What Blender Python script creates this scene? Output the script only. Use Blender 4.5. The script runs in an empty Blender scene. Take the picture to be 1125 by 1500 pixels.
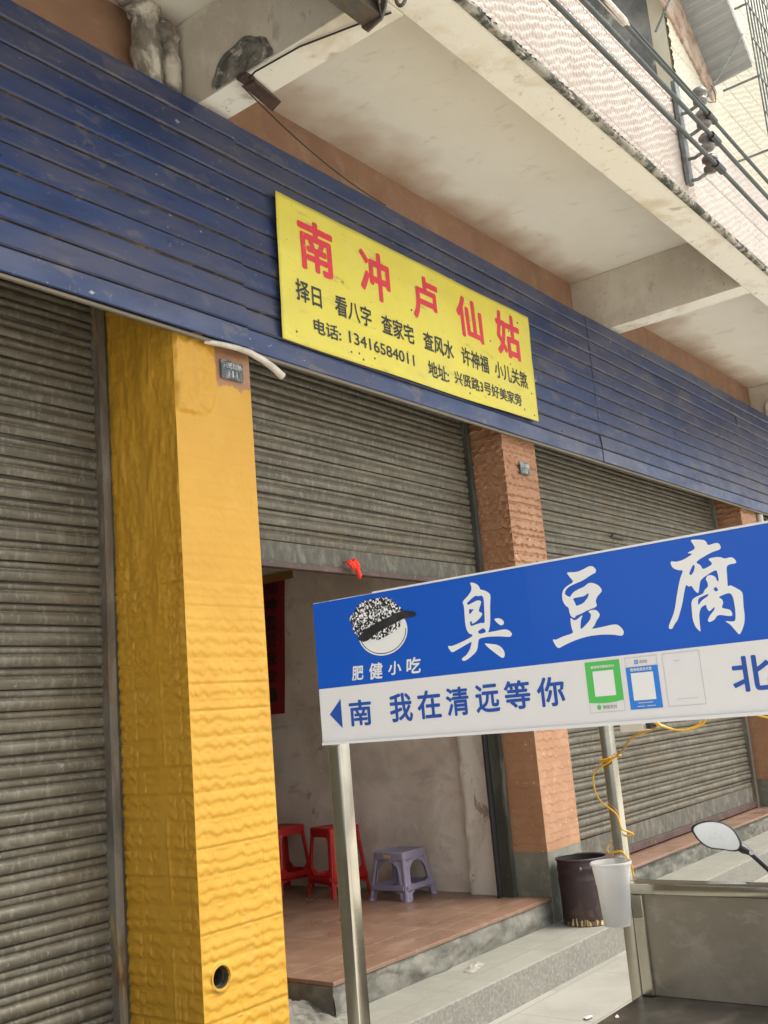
import bpy, bmesh, math, random
import numpy as np
from mathutils import Vector, Matrix
R_ = math.radians
scene = bpy.context.scene
# ------------------------------------------------------------------ camera
GZ = 1.41                                   # eye height above the pavement
cam_d = bpy.data.cameras.new('camera'); cam = bpy.data.objects.new('camera', cam_d)
scene.collection.objects.link(cam); scene.camera = cam
cam_d.sensor_fit = 'VERTICAL'; cam_d.sensor_height = 24.0; cam_d.lens = 24.0*1505.67/1500
cam_d.clip_start = 0.02; cam_d.clip_end = 500
YAW, PIT, ROL = 0.923321409, 0.196481348, -0.0861921312
_f = Vector((math.sin(YAW)*math.cos(PIT), math.cos(YAW)*math.cos(PIT), math.sin(PIT)))
_r = Vector((math.cos(YAW), -math.sin(YAW), 0)); _u = _r.cross(_f)
_r2 = _r*math.cos(ROL)+_u*math.sin(ROL); _u2 = _u*math.cos(ROL)-_r*math.sin(ROL)
cam.matrix_world = Matrix(((_r2.x,_u2.x,-_f.x,0),(_r2.y,_u2.y,-_f.y,0),(_r2.z,_u2.z,-_f.z,GZ),(0,0,0,1)))
# ------------------------------------------------------------------ sky, sun, exposure
SUN_EL, SUN_AZ = 58, 150                    # azimuth clockwise from +Y
w = bpy.data.worlds.new('World'); scene.world = w; w.use_nodes = True
nt = w.node_tree; nt.nodes.clear()
sky = nt.nodes.new('ShaderNodeTexSky'); sky.sky_type = 'NISHITA'; sky.sun_disc = False
sky.sun_elevation = R_(SUN_EL); sky.sun_rotation = R_(SUN_AZ); sky.dust_density = 4.0; sky.air_density = 1.2; sky.ozone_density = 0.6
hs = nt.nodes.new('ShaderNodeHueSaturation'); hs.inputs['Saturation'].default_value = 0.22
bg = nt.nodes.new('ShaderNodeBackground'); bg.inputs['Strength'].default_value = 0.15
wo = nt.nodes.new('ShaderNodeOutputWorld')
nt.links.new(sky.outputs[0], hs.inputs['Color']); nt.links.new(hs.outputs[0], bg.inputs[0]); nt.links.new(bg.outputs[0], wo.inputs[0])
sd = bpy.data.lights.new('sun', 'SUN'); sd.energy = 1.5; sd.angle = R_(24); sd.color = (1, .95, .86)
so = bpy.data.objects.new('sun', sd); scene.collection.objects.link(so)
sdir = Vector((math.sin(R_(SUN_AZ))*math.cos(R_(SUN_EL)), math.cos(R_(SUN_AZ))*math.cos(R_(SUN_EL)), math.sin(R_(SUN_EL))))
so.rotation_euler = sdir.to_track_quat('Z', 'Y').to_euler(); so.location = (0, -6, 12)
vs = scene.view_settings; vs.view_transform = 'Standard'; vs.look = 'None'; vs.exposure = 1.06; vs.gamma = 1
scene.cycles.max_bounces = 8; scene.cycles.diffuse_bounces = 5
# ------------------------------------------------------------------ material helper
MATS = {}
def M(name, col, rough=.7, metal=0., layers=(), bumps=(), rvar=None, spec=.5, trans=0., alpha=1., brick=None, coat=0.):
    """layers: (colour, scale, lo, hi, detail, amount); bumps: (scale, strength, distance, detail)"""
    if name in MATS: return MATS[name]
    m = bpy.data.materials.new(name); m.use_nodes = True; MATS[name] = m
    t = m.node_tree; N = t.nodes; L = t.links; b = N['Principled BSDF']
    b.inputs['Roughness'].default_value = rough; b.inputs['Metallic'].default_value = metal
    b.inputs['Specular IOR Level'].default_value = spec; b.inputs['Transmission Weight'].default_value = trans
    b.inputs['Alpha'].default_value = alpha; b.inputs['Coat Weight'].default_value = coat
    geo = N.new('ShaderNodeNewGeometry')
    def noise(scale, detail, off=0., dist=0.):
        mp = N.new('ShaderNodeMapping'); sc = scale if hasattr(scale, '__len__') else (scale,)*3
        mp.inputs['Scale'].default_value = sc; mp.inputs['Location'].default_value = (off, off*.7, off*1.3)
        L.new(geo.outputs['Position'], mp.inputs[0])
        n = N.new('ShaderNodeTexNoise'); n.inputs['Scale'].default_value = 1; n.inputs['Detail'].default_value = detail
        n.inputs['Roughness'].default_value = .6; n.inputs['Distortion'].default_value = dist
        L.new(mp.outputs[0], n.inputs['Vector']); return n.outputs['Fac']
    def ramp(src, lo, hi, a=0., c=1.):
        r = N.new('ShaderNodeMapRange'); r.inputs[1].default_value = lo; r.inputs[2].default_value = hi
        r.inputs[3].default_value = a; r.inputs[4].default_value = c; L.new(src, r.inputs[0]); return r.outputs[0]
    rgb = N.new('ShaderNodeRGB'); rgb.outputs[0].default_value = (*col, 1); cur = rgb.outputs[0]
    bf = None
    if brick:
        mcol, bw, bh, ms, off, axes = brick
        bt = N.new('ShaderNodeTexBrick'); bt.offset = off; bt.inputs['Scale'].default_value = 1
        bt.inputs['Brick Width'].default_value = bw; bt.inputs['Row Height'].default_value = bh
        bt.inputs['Mortar Size'].default_value = ms; bt.inputs['Mortar Smooth'].default_value = .1
        bt.inputs['Color1'].default_value = (1.06,1.06,1.06,1); bt.inputs['Color2'].default_value = (.88,.88,.88,1); bt.inputs['Mortar'].default_value = (1,1,1,1)
        sx = N.new('ShaderNodeSeparateXYZ'); L.new(geo.outputs['Position'], sx.inputs[0])
        cx = N.new('ShaderNodeCombineXYZ'); L.new(sx.outputs[axes[0]], cx.inputs[0]); L.new(sx.outputs[axes[1]], cx.inputs[1])
        L.new(cx.outputs[0], bt.inputs['Vector'])
        mm = N.new('ShaderNodeMixRGB'); mm.blend_type = 'MULTIPLY'; mm.inputs[0].default_value = 1
        L.new(cur, mm.inputs[1]); L.new(bt.outputs['Color'], mm.inputs[2]); cur = mm.outputs[0]; bf = bt.outputs['Fac']
    for i, (c, s, lo, hi, det, amt) in enumerate(layers):
        f = ramp(noise(s, det, 3.1*i+1.7, .4), lo-.045, hi-.055, 0, min(1, amt*1.12))
        mx = N.new('ShaderNodeMixRGB'); L.new(f, mx.inputs[0]); L.new(cur, mx.inputs[1]); mx.inputs[2].default_value = (*c, 1); cur = mx.outputs[0]
    if bf is not None:
        mx = N.new('ShaderNodeMixRGB'); L.new(bf, mx.inputs[0]); L.new(cur, mx.inputs[1]); mx.inputs[2].default_value = (*mcol, 1); cur = mx.outputs[0]
    L.new(cur, b.inputs['Base Color'])
    if rvar:
        s, lo, hi = rvar; L.new(ramp(noise(s, 4, 9.), .3, .7, lo, hi), b.inputs['Roughness'])
    prev = None
    if bf is not None: bumps = tuple(bumps) + ((None, .6, -.004, 0),)
    for i, (s, st, d, det) in enumerate(bumps):
        bp = N.new('ShaderNodeBump'); bp.inputs['Strength'].default_value = st; bp.inputs['Distance'].default_value = abs(d)
        if d < 0: bp.invert = True
        L.new(bf if s is None else noise(s, det, 5.3*i), bp.inputs['Height'])
        if prev: L.new(prev, bp.inputs['Normal'])
        prev = bp.outputs['Normal']
    if prev: L.new(prev, b.inputs['Normal'])
    return m
def glow_free(): pass
m_yel = M('yellow_wall_paint', (.52,.275,.021), .55, layers=[((.44,.225,.016), (3,3,1.2), .48,.75,5,.45), ((.56,.32,.04), 5, .5,.75,4,.4), ((.36,.21,.05), (11,11,4), .70,.80,8,.5), ((.20,.13,.05), 34, .76,.79,5,.6), ((.48,.29,.06), (5,5,1.3), .63,.75,7,.4)], bumps=[(60,.25,.004,4),(9,.3,.01,3)])
m_brn = M('terracotta_tile', (.36,.188,.10), .6, layers=[((.30,.14,.07), (4,4,2), .4,.75,5,.6), ((.44,.255,.145), 9, .5,.75,4,.5), ((.6,.5,.4), 40, .70,.76,3,.6)], bumps=[(80,.2,.003,3)])
m_brnw = M('brown_sprayed_tile_wall', (.35,.20,.13), .75, layers=[((.25,.145,.09), 3, .4,.7,5,.7), ((.43,.29,.20), 6, .55,.8,4,.5)], bumps=[((14,14,30),.5,.012,3),(70,.2,.003,3)])
m_grn = M('grey_green_skirting_paint', (.20,.20,.155), .7, layers=[((.12,.125,.10), 5, .4,.7,6,.7), ((.30,.29,.23), 12, .55,.8,5,.6)], bumps=[(40,.3,.004,4)])
m_cream = M('cream_limewash', (.875,.85,.765), .85, layers=[((.76,.71,.605), 1.1, .46,.76,7,.4), ((.89,.87,.80), 2.6, .52,.70,6,.6), ((.58,.52,.42), (4,4,4), .69,.80,8,.55), ((.66,.63,.545), (11,5,5), .64,.74,7,.4), ((.6,.53,.42), (20,20,20), .72,.80,4,.3)], bumps=[(14,.3,.006,5),(120,.15,.002,3)])
m_beam = M('grey_beam_plaster', (.64,.60,.525), .85, layers=[((.50,.45,.375), (2.5,2.5,1.2), .45,.68,7,.7), ((.70,.665,.59), 4, .55,.7,6,.6), ((.34,.30,.25), (10,10,4), .66,.76,8,.6), ((.2,.18,.15), 40, .70,.75,4,.6)], bumps=[(18,.35,.006,5)])
m_soff = M('white_beam_soffit', (.86,.83,.745), .85, layers=[((.62,.53,.38), 2.4, .52,.70,7,.75), ((.50,.41,.28), 7, .64,.74,7,.7), ((.45,.42,.36), 22, .68,.74,5,.6)], bumps=[(16,.3,.006,5)])
m_mould = M('moulded_cement_edge', (.33,.31,.26), .9, layers=[((.06,.06,.05), (7,9,9), .46,.60,6,.95), ((.5,.46,.38), 16, .56,.72,5,.8)], bumps=[(35,.8,.012,5)])
m_pink = M('pinkish_beige_relief_tile', (.50,.435,.38), .42, layers=[((.45,.37,.315), 3, .4,.7,5,.6), ((.58,.51,.455), 8, .5,.75,4,.5), ((.4,.33,.28), (6,6,2), .6,.8,6,.4)], bumps=[(90,.15,.002,3)])
m_ctile = M('pale_cream_relief_tile', (.56,.53,.42), .4, layers=[((.6,.54,.40), 3, .4,.7,5,.6), ((.62,.60,.52), 8, .5,.75,4,.5)], bumps=[(90,.15,.002,3)])
m_blue = M('blue_enamel_metal', (.018,.040,.125), .42, 0., layers=[((.050,.056,.105), (.8,1,3.5), .48,.60,6,.8), ((.012,.028,.095), (2,2,6), .5,.66,5,.7), ((.085,.085,.115), (5,5,11), .62,.70,8,.7), ((.36,.36,.39), (14,14,22), .735,.77,9,.85), ((.055,.042,.03), (3,3,12), .66,.78,7,.4), ((.16,.16,.19), (40,40,40), .70,.75,4,.5)], bumps=[((1.6,1.6,5),.25,.02,3)], rvar=((3,3,8),.26,.5))
m_rust = M('rusty_groove', (.085,.062,.05), .85, layers=[((.03,.03,.035), 6, .42,.62,5,.8), ((.25,.17,.10), 14, .6,.75,5,.6)], bumps=[(60,.4,.003,4)])
m_galv = M('galvanised_slat', (.145,.13,.095), .55, .25, layers=[((.095,.083,.058), (5,5,26), .42,.62,5,.8), ((.225,.21,.17), (45,45,14), .56,.68,4,.45), ((.15,.11,.065), (2,2,5), .58,.78,6,.6), ((.36,.34,.29), (60,60,40), .72,.77,3,.4)], bumps=[((10,10,40),.15,.003,4)], rvar=((8,8,20),.42,.7))
m_slotd = M('dark_slat_joint', (.06,.053,.04), .8, layers=[((.12,.105,.08), 12, .5,.7,4,.6)])  # darker colour for the joints between slats
m_galvbar = M('galvanised_bottom_bar', (.115,.107,.083), .75, .0, layers=[((.08,.075,.058), (30,30,20), .42,.6,6,.8), ((.19,.18,.145), (18,18,8), .55,.7,4,.6), ((.12,.10,.08), 40, .66,.74,3,.8)], bumps=[(40,.2,.002,4)])
m_tbar = M('brown_painted_angle_steel', (.10,.055,.045), .55, layers=[((.05,.03,.025), 8, .4,.6,5,.7), ((.22,.16,.12), 20, .62,.74,4,.6)])
m_rail = M('worn_guide_rail', (.24,.225,.19), .55, .3, layers=[((.16,.09,.05), (9,9,2.2), .5,.66,6,.85), ((.42,.30,.10), (16,16,2.5), .62,.70,5,.8), ((.10,.09,.075), (7,7,3), .45,.65,5,.6)], bumps=[(50,.3,.003,4)])
m_raild = M('dark_grimy_guide_rail', (.085,.088,.072), .6, .2, layers=[((.04,.04,.034), (7,7,2), .45,.62,5,.8), ((.17,.165,.135), (12,12,3), .62,.72,5,.6)])
m_trim = M('beige_mortar_trim', (.17,.15,.11), .85, layers=[((.2,.17,.13), 7, .45,.7,5,.7)], bumps=[(50,.4,.004,4)])
m_conc = M('stained_concrete', (.175,.168,.138), .9, layers=[((.085,.082,.066), (3,3,6), .42,.64,7,.8), ((.25,.235,.195), 7, .52,.72,5,.7), ((.09,.085,.07), 14, .63,.76,6,.6)], bumps=[(30,.5,.008,6),(150,.2,.002,3)])
m_pave = M('pale_granite_paving', (.285,.275,.235), .7, layers=[((.23,.22,.185), 1.4, .42,.7,6,.7), ((.33,.32,.275), 5, .5,.75,5,.5), ((.21,.20,.165), 3.2, .64,.82,7,.45), ((.36,.34,.29), 110, .58,.72,3,.35)], bumps=[(160,.15,.001,3)], brick=((.22,.205,.17), .8, .4, .0035, .5, (0,1)))
m_road = M('pale_bounce_concrete', (.64,.61,.535), .85, layers=[((.5,.475,.41), .8, .42,.7,6,.6), ((.3,.28,.25), 4, .62,.8,6,.5)], bumps=[(60,.2,.003,4)])
m_step = M('flamed_granite_step', (.235,.228,.19), .75, layers=[((.185,.18,.148), 2.1, .42,.7,6,.7), ((.28,.272,.23), 6, .5,.75,5,.5), ((.17,.163,.135), 4.5, .66,.82,7,.4), ((.33,.31,.26), 120, .56,.7,3,.4)], bumps=[(160,.2,.0012,3)], brick=((.20,.19,.16), .82, 3.0, .003, 0, (0,1)))
m_riser = M('speckled_granite_riser', (.215,.208,.175), .7, layers=[((.13,.125,.105), 46, .44,.60,4,.6), ((.30,.29,.25), 60, .58,.7,3,.5), ((.24,.22,.18), 4, .5,.75,5,.5)], bumps=[(100,.3,.002,3)])
m_floor = M('terracotta_floor_tile', (.235,.135,.088), .32, layers=[((.165,.095,.062), 2.5, .42,.7,5,.7), ((.31,.20,.135), 6, .55,.75,5,.5), ((.12,.07,.045), 10, .66,.78,5,.5)], bumps=[(5,.08,.004,3)], rvar=(4,.22,.5), brick=((.27,.19,.135), .42, .42, .004, 0, (0,1)))
m_peel = M('peeling_whitewash', (.76,.71,.63), .9, layers=[((.50,.44,.36), (5,5,3), .54,.68,7,.7), ((.74,.70,.63), 6, .5,.65,6,.6), ((.25,.20,.15), (9,9,5), .66,.72,8,.7)], bumps=[(9,.6,.012,6),(50,.3,.003,4)])
m_plast = M('dirty_interior_plaster', (.72,.63,.535), .9, layers=[((.52,.44,.365), 1.6, .44,.64,7,.8), ((.74,.68,.60), 2.5, .52,.66,6,.6), ((.24,.205,.17), (6,8,4), .69,.76,8,.5), ((.62,.6,.55), (20,14,6), .70,.76,5,.6), ((.26,.22,.175), (3,3,8), .62,.8,6,.5)], bumps=[(8,.5,.01,5),(60,.3,.003,4)])
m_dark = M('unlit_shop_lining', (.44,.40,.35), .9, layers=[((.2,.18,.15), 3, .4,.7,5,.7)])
m_ss = M('brushed_stainless_steel', (.56,.525,.44), .16, 1., layers=[((.44,.41,.34), (6,6,14), .45,.7,5,.6)], bumps=[((14,14,5),.10,.006,3)], rvar=((9,9,3),.10,.26))
m_ssp = M('stained_stainless_panel', (.42,.375,.305), .42, .8, layers=[((.30,.26,.20), 4, .46,.62,7,.6), ((.56,.51,.43), (6,7,6), .58,.72,7,.45), ((.5,.47,.40), (1,18,30), .60,.72,5,.4)], bumps=[(9,.1,.004,4)], rvar=(7,.32,.62))
m_ssw = M('dark_greasy_worktop', (.13,.115,.095), .35, .7, layers=[((.07,.062,.05), 4, .42,.62,6,.7), ((.24,.21,.17), 9, .55,.7,5,.5)], bumps=[(20,.1,.002,4)], rvar=(6,.25,.55))
m_red = M('red_moulded_plastic', (.50,.018,.012), .42, layers=[((.33,.012,.01), 6, .4,.7,4,.6)], bumps=[(220,.06,.001,2)])
m_pur = M('grey_lilac_moulded_plastic', (.275,.245,.33), .42, layers=[((.22,.195,.27), 7, .4,.7,4,.6), ((.36,.34,.40), 30, .62,.74,3,.4)], bumps=[(220,.06,.001,2)])
m_lab = M('brown_stool_sticker', (.22,.10,.03), .4)
m_gold = M('gold_stool_sticker_print', (.62,.40,.08), .4)
m_sred = M('red_couplet_paper', (.25,.010,.015), .8, layers=[((.12,.006,.008), 4, .4,.7,4,.6)])
m_blk = M('black_ink', (.012,.012,.013), .6, layers=[((.05,.05,.045), 30, .55,.75,4,.5)])
m_tape = M('brown_packing_tape', (.32,.17,.05), .35)
m_ban = M('yellow_vinyl_banner', (.68,.59,.066), .5, layers=[((.57,.50,.085), (1.5,1.5,2.5), .42,.7,5,.6), ((.72,.65,.13), 2.5, .5,.75,5,.4), ((.30,.27,.09), (4,4,16), .64,.80,6,.6), ((.10,.09,.04), (22,22,60), .71,.77,5,.7)], bumps=[((1.2,1,3.5),.3,.03,3)])
m_redt = M('red_sign_ink', (.62,.028,.055), .5, layers=[((.5,.04,.06), 8, .5,.75,5,.5), ((.72,.3,.12), 40, .70,.77,4,.7)])
m_blkt = M('black_sign_ink', (.014,.016,.016), .5, layers=[((.06,.06,.04), 25, .6,.75,5,.6)])
m_sblue = M('blue_sign_vinyl', (.001,.080,.47), .38, layers=[((.002,.092,.52), 1.5, .4,.7,3,.6)], bumps=[(2.2,.08,.02,2)], coat=.15)
m_swhite = M('white_sign_vinyl', (.72,.705,.695), .4, layers=[((.62,.60,.585), 3, .5,.8,5,.5), ((.55,.52,.48), (20,20,60), .70,.80,5,.4)], bumps=[(2.2,.08,.02,2)], coat=.15)
m_tblue = M('blue_sign_ink', (.012,.075,.36), .45)
m_wht = M('white_print', (.76,.755,.74), .45)
m_qg = M('green_card_print', (.085,.50,.10), .4)
m_qb = M('azure_card_print', (.025,.20,.66), .4)
m_speck = M('black_and_white_speckle_print', (.85,.845,.83), .45, layers=[((.012,.012,.013), 260, .50,.53,2,1.)])
m_pale = M('lit_relief_tile', (.53,.47,.415), .42, layers=[((.44,.37,.315), 3, .4,.7,5,.6), ((.58,.53,.48), 8, .5,.75,4,.5)], bumps=[(90,.15,.002,3)])  # parapet tile again, stronger light put into a paler colour
m_grey = M('grey_print', (.32,.31,.31), .5)
m_lgrey = M('pale_grey_line', (.52,.48,.49), .5)
m_edge = M('tattered_sign_edge', (.55,.52,.50), .6, layers=[((.35,.10,.08), 30, .55,.66,4,.8), ((.10,.14,.25), 24, .56,.66,4,.8), ((.78,.76,.72), 18, .5,.6,4,.8)])
m_buck = M('grimy_maroon_paint', (.050,.026,.026), .5, layers=[((.03,.018,.018), 6, .4,.65,5,.7), ((.11,.07,.05), (14,14,6), .6,.75,5,.6)], bumps=[(25,.2,.003,4)])
m_bucki = M('black_lining_and_gap_shade', (.02,.019,.018), .8)  # near-black bucket lining; also stands in for shade in the rail gap
m_drip = M('dried_paint_drips', (.60,.48,.24), .6, layers=[((.07,.04,.03), (80,80,6), .48,.54,4,.97), ((.36,.22,.06), 12, .5,.7,4,.6)])
m_cup = M('frosted_clear_plastic', (.95,.95,.94), .30, trans=.8, layers=[((.88,.88,.87), 20, .5,.75,4,.5)], bumps=[(30,.12,.002,3)])
m_wire = M('yellow_flex_sheath', (.66,.36,.015), .4, layers=[((.5,.24,.01), 30, .5,.7,3,.6)])
m_pvc = M('aged_white_pvc', (.58,.54,.47), .5, layers=[((.40,.35,.28), 14, .45,.7,5,.7), ((.70,.67,.6), 20, .55,.75,4,.5)], bumps=[(60,.15,.002,3)])
m_rub = M('black_plastic', (.018,.018,.019), .4)
m_cable = M('black_weathered_cable', (.045,.055,.052), .5, layers=[((.075,.09,.085), 10, .45,.7,4,.7)])
m_mir = M('mirror_glass', (.93,.92,.9), .04, 1., layers=[((.75,.74,.7), 40, .6,.8,5,.5)], rvar=(14,.03,.16))
m_chr = M('bright_metal', (.7,.68,.64), .18, 1.)
m_steel = M('dark_weathered_steel', (.135,.13,.12), .5, .4, layers=[((.20,.13,.085), 6, .5,.7,6,.7), ((.075,.075,.072), 9, .45,.65,5,.6)], bumps=[(50,.25,.003,4)])
m_bolt = M('bright_worn_bolt', (.75,.72,.64), .35, .6)
m_brk = M('weathered_bracket_steel', (.17,.19,.185), .55, .3, layers=[((.10,.10,.095), 10, .45,.65,5,.7), ((.30,.32,.30), 16, .55,.7,4,.5)])
m_por = M('grey_porcelain', (.17,.16,.15), .25, layers=[((.22,.20,.18), 20, .45,.7,4,.7)])
m_pord = M('brown_glazed_porcelain', (.10,.085,.075), .2)
m_rustb = M('rust_brown_strip', (.36,.25,.19), .75, layers=[((.50,.42,.34), (10,10,4), .45,.65,6,.7), ((.22,.11,.06), 12, .55,.7,5,.7)], bumps=[(40,.3,.004,4)])
m_corr = M('grey_corrugated_sheet', (.36,.37,.37), .5, .2, layers=[((.27,.275,.27), 4, .4,.7,5,.6)])
m_shade = M('shaded_balcony_plaster', (.27,.275,.27), .9, layers=[((.09,.093,.094), 4, .42,.65,6,.7), ((.55,.55,.53), (2.4,2.4,2.4), .56,.66,4,.9)], bumps=[(16,.3,.006,4)])  # shadow of the balcony recess put into the grey; pale patches are paint
m_cement = M('rough_patch_cement', (.24,.23,.205), .95, layers=[((.10,.098,.088), 12, .42,.62,6,.9), ((.5,.48,.43), 18, .58,.7,5,.8)], bumps=[(35,.7,.012,6)])
m_cpipe = M('cement_smeared_pipe', (.33,.295,.245), .9, layers=[((.16,.145,.125), 9, .42,.62,6,.85), ((.66,.62,.54), (8,8,5), .54,.66,6,.9)], bumps=[(25,.7,.014,6)])
m_pdark = M('faded_number_plate_enamel', (.055,.085,.11), .5, layers=[((.36,.35,.30), 30, .52,.68,5,.85), ((.03,.045,.06), 14, .45,.65,4,.5)])
m_pltx = M('plate_numerals', (.62,.62,.57), .5, layers=[((.10,.13,.15), 60, .5,.68,5,.85)])
m_cloth = M('red_cloth', (.78,.045,.02), .8, bumps=[(80,.4,.003,3)])
m_tyre = M('tyre_rubber', (.02,.02,.02), .8)
m_body = M('navy_vehicle_paint', (.03,.05,.12), .3, coat=.4)
m_vinyl = M('black_seat_vinyl', (.02,.02,.022), .5)
m_scrap = M('white_paper_scrap', (.45,.44,.41), .8)
m_rag = M('grey_dusty_rag', (.30,.285,.24), .95, layers=[((.18,.17,.14), 30, .45,.65,5,.7)], bumps=[(60,.5,.005,4)])
# ------------------------------------------------------------------ mesh helpers
def lattice(ix, iy, seed):
    h = (ix.astype(np.int64)*374761393 + iy.astype(np.int64)*668265263 + seed*1442695041) & 0x7fffffff
    h = ((h ^ (h >> 13))*1274126177) & 0x7fffffff
    h = ((h ^ (h >> 16))*2246822519) & 0x7fffffff
    return (h & 0xffff)/65535.0
def vnoise(x, y, seed=0):
    x0 = np.floor(x); y0 = np.floor(y); fx = x-x0; fy = y-y0
    fx = fx*fx*(3-2*fx); fy = fy*fy*(3-2*fy)
    a = lattice(x0, y0, seed); b = lattice(x0+1, y0, seed); c = lattice(x0, y0+1, seed); d = lattice(x0+1, y0+1, seed)
    return (a*(1-fx)+b*fx)*(1-fy)+(c*(1-fx)+d*fx)*fy
def fbm(x, y, seed=0, o=4):
    s = 0; a = .5
    for i in range(o): s = s + a*vnoise(x, y, seed+i*7); x = x*2.03; y = y*2.03; a *= .5
    return s
def sstep(a, b, x):
    t = np.clip((x-a)/(b-a), 0, 1); return t*t*(3-2*t)
class MB:
    def __init__(s): s.v = []; s.f = []; s.m = []
    def add(s, vs, fs, mi=0):
        n = len(s.v); s.v += [tuple(map(float, p)) for p in vs]; s.f += [tuple(i+n for i in f) for f in fs]
        s.m += [mi]*len(fs) if isinstance(mi, int) else list(mi); return s
    def box(s, x0, x1, y0, y1, z0, z1, mi=0):
        return s.add([(x0,y0,z0),(x1,y0,z0),(x1,y1,z0),(x0,y1,z0),(x0,y0,z1),(x1,y0,z1),(x1,y1,z1),(x0,y1,z1)],
                     [(0,3,2,1),(4,5,6,7),(0,1,5,4),(1,2,6,5),(2,3,7,6),(3,0,4,7)], mi)
    def hexa(s, b, t, mi=0):
        return s.add(list(b)+list(t), [(0,3,2,1),(4,5,6,7),(0,1,5,4),(1,2,6,5),(2,3,7,6),(3,0,4,7)], mi)
    def prism(s, poly, d, mi=0):
        """closed planar polygon swept along vector d"""
        n = len(poly); a = [Vector(p) for p in poly]; b = [p+Vector(d) for p in a]
        return s.add(a+b, [tuple(range(n))[::-1], tuple(range(n, 2*n))]+[(i,(i+1)%n,(i+1)%n+n,i+n) for i in range(n)], mi)
    def tube(s, pts, r, seg=10, mi=0, cap=True):
        P = [Vector(p) for p in pts]; n = len(P); rr = r if hasattr(r, '__len__') else [r]*n
        t0 = (P[1]-P[0]).normalized(); u = t0.orthogonal().normalized(); vs = []
        for i in range(n):
            t = ((P[min(i+1,n-1)]-P[max(i-1,0)])).normalized()
            u = (u-t*u.dot(t)).normalized(); w_ = t.cross(u)
            for k in range(seg):
                a = 2*math.pi*k/seg; vs.append(P[i]+(u*math.cos(a)+w_*math.sin(a))*rr[i])
        fs = [(i*seg+k, i*seg+(k+1)%seg, (i+1)*seg+(k+1)%seg, (i+1)*seg+k) for i in range(n-1) for k in range(seg)]
        if cap: fs += [tuple(range(seg))[::-1], tuple((n-1)*seg+k for k in range(seg))]
        return s.add(vs, fs, mi)
    def lathe(s, prof, c, ax=(0,0,1), seg=32, mi=0, closed=False):
        A = Vector(ax).normalized(); u = A.orthogonal().normalized(); w_ = A.cross(u); c = Vector(c); vs = []
        for (r, h) in prof:
            for k in range(seg):
                a = 2*math.pi*k/seg; vs.append(c+A*h+(u*math.cos(a)+w_*math.sin(a))*r)
        n = len(prof); rng = n if closed else n-1
        fs = [(i*seg+k, i*seg+(k+1)%seg, ((i+1)%n)*seg+(k+1)%seg, ((i+1)%n)*seg+k) for i in range(rng) for k in range(seg)]
        return s.add(vs, fs, mi)
    def sheet(s, X, Y, Z, mi=0):
        """grid of points given as 2-D arrays"""
        a, b = X.shape; vs = np.stack([X, Y, Z], -1).reshape(-1, 3)
        fs = [(i*b+j, i*b+j+1, (i+1)*b+j+1, (i+1)*b+j) for i in range(a-1) for j in range(b-1)]
        if not isinstance(mi, int):
            keep = [k for k, m in enumerate(mi) if m >= 0]; fs = [fs[k] for k in keep]; mi = [mi[k] for k in keep]
        return s.add(vs.tolist(), fs, mi)
def origin(p):
    while p.parent: p = p.parent
    return Vector(p.location)
def link_mesh(name, me, mats, parent=None, loc=None):
    o = bpy.data.objects.new(name, me)
    for m in (mats if isinstance(mats, (list, tuple)) else [mats]): me.materials.append(m)
    scene.collection.objects.link(o)
    if parent:
        o.parent = parent; me.transform(Matrix.Translation(-origin(parent)))
    elif loc is not None:
        o.location = loc; me.transform(Matrix.Translation(-Vector(loc)))
    return o
def obj(name, mb, mats, parent=None, loc=None, smooth=False, bevel=0, seg=2, ang=35):
    me = bpy.data.meshes.new(name); me.from_pydata(mb.v, [], mb.f); me.polygons.foreach_set('material_index', mb.m); me.update()
    bm = bmesh.new(); bm.from_mesh(me)
    if bevel:
        bmesh.ops.remove_doubles(bm, verts=bm.verts, dist=1e-5)
        ed = [e for e in bm.edges if len(e.link_faces) == 2 and e.calc_face_angle(0) > R_(30)]
        bmesh.ops.bevel(bm, geom=ed, offset=bevel, segments=seg, affect='EDGES', profile=.5, clamp_overlap=True)
    bmesh.ops.recalc_face_normals(bm, faces=bm.faces); bm.to_mesh(me); bm.free()
    o = link_mesh(name, me, mats, parent, loc)
    if smooth:
        me.polygons.foreach_set('use_smooth', [True]*len(me.polygons))
        try: me.set_sharp_from_angle(angle=R_(ang))
        except Exception: pass
    return o
def thing(name, loc, label, cat, group=None):
    o = bpy.data.objects.new(name, None); o.empty_display_size = .1; scene.collection.objects.link(o); o.location = loc
    return tag(o, label, cat, group)
def tag(o, label=None, cat=None, group=None, kind=None):
    if label: o['label'] = label
    if cat: o['category'] = cat
    if group: o['group'] = group
    if kind: o['kind'] = kind
    return o
def copy_tree(o, parent=None):
    c = o.copy(); scene.collection.objects.link(c); c.parent = parent
    for ch in list(o.children): copy_tree(ch, c)
    return c
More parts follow.
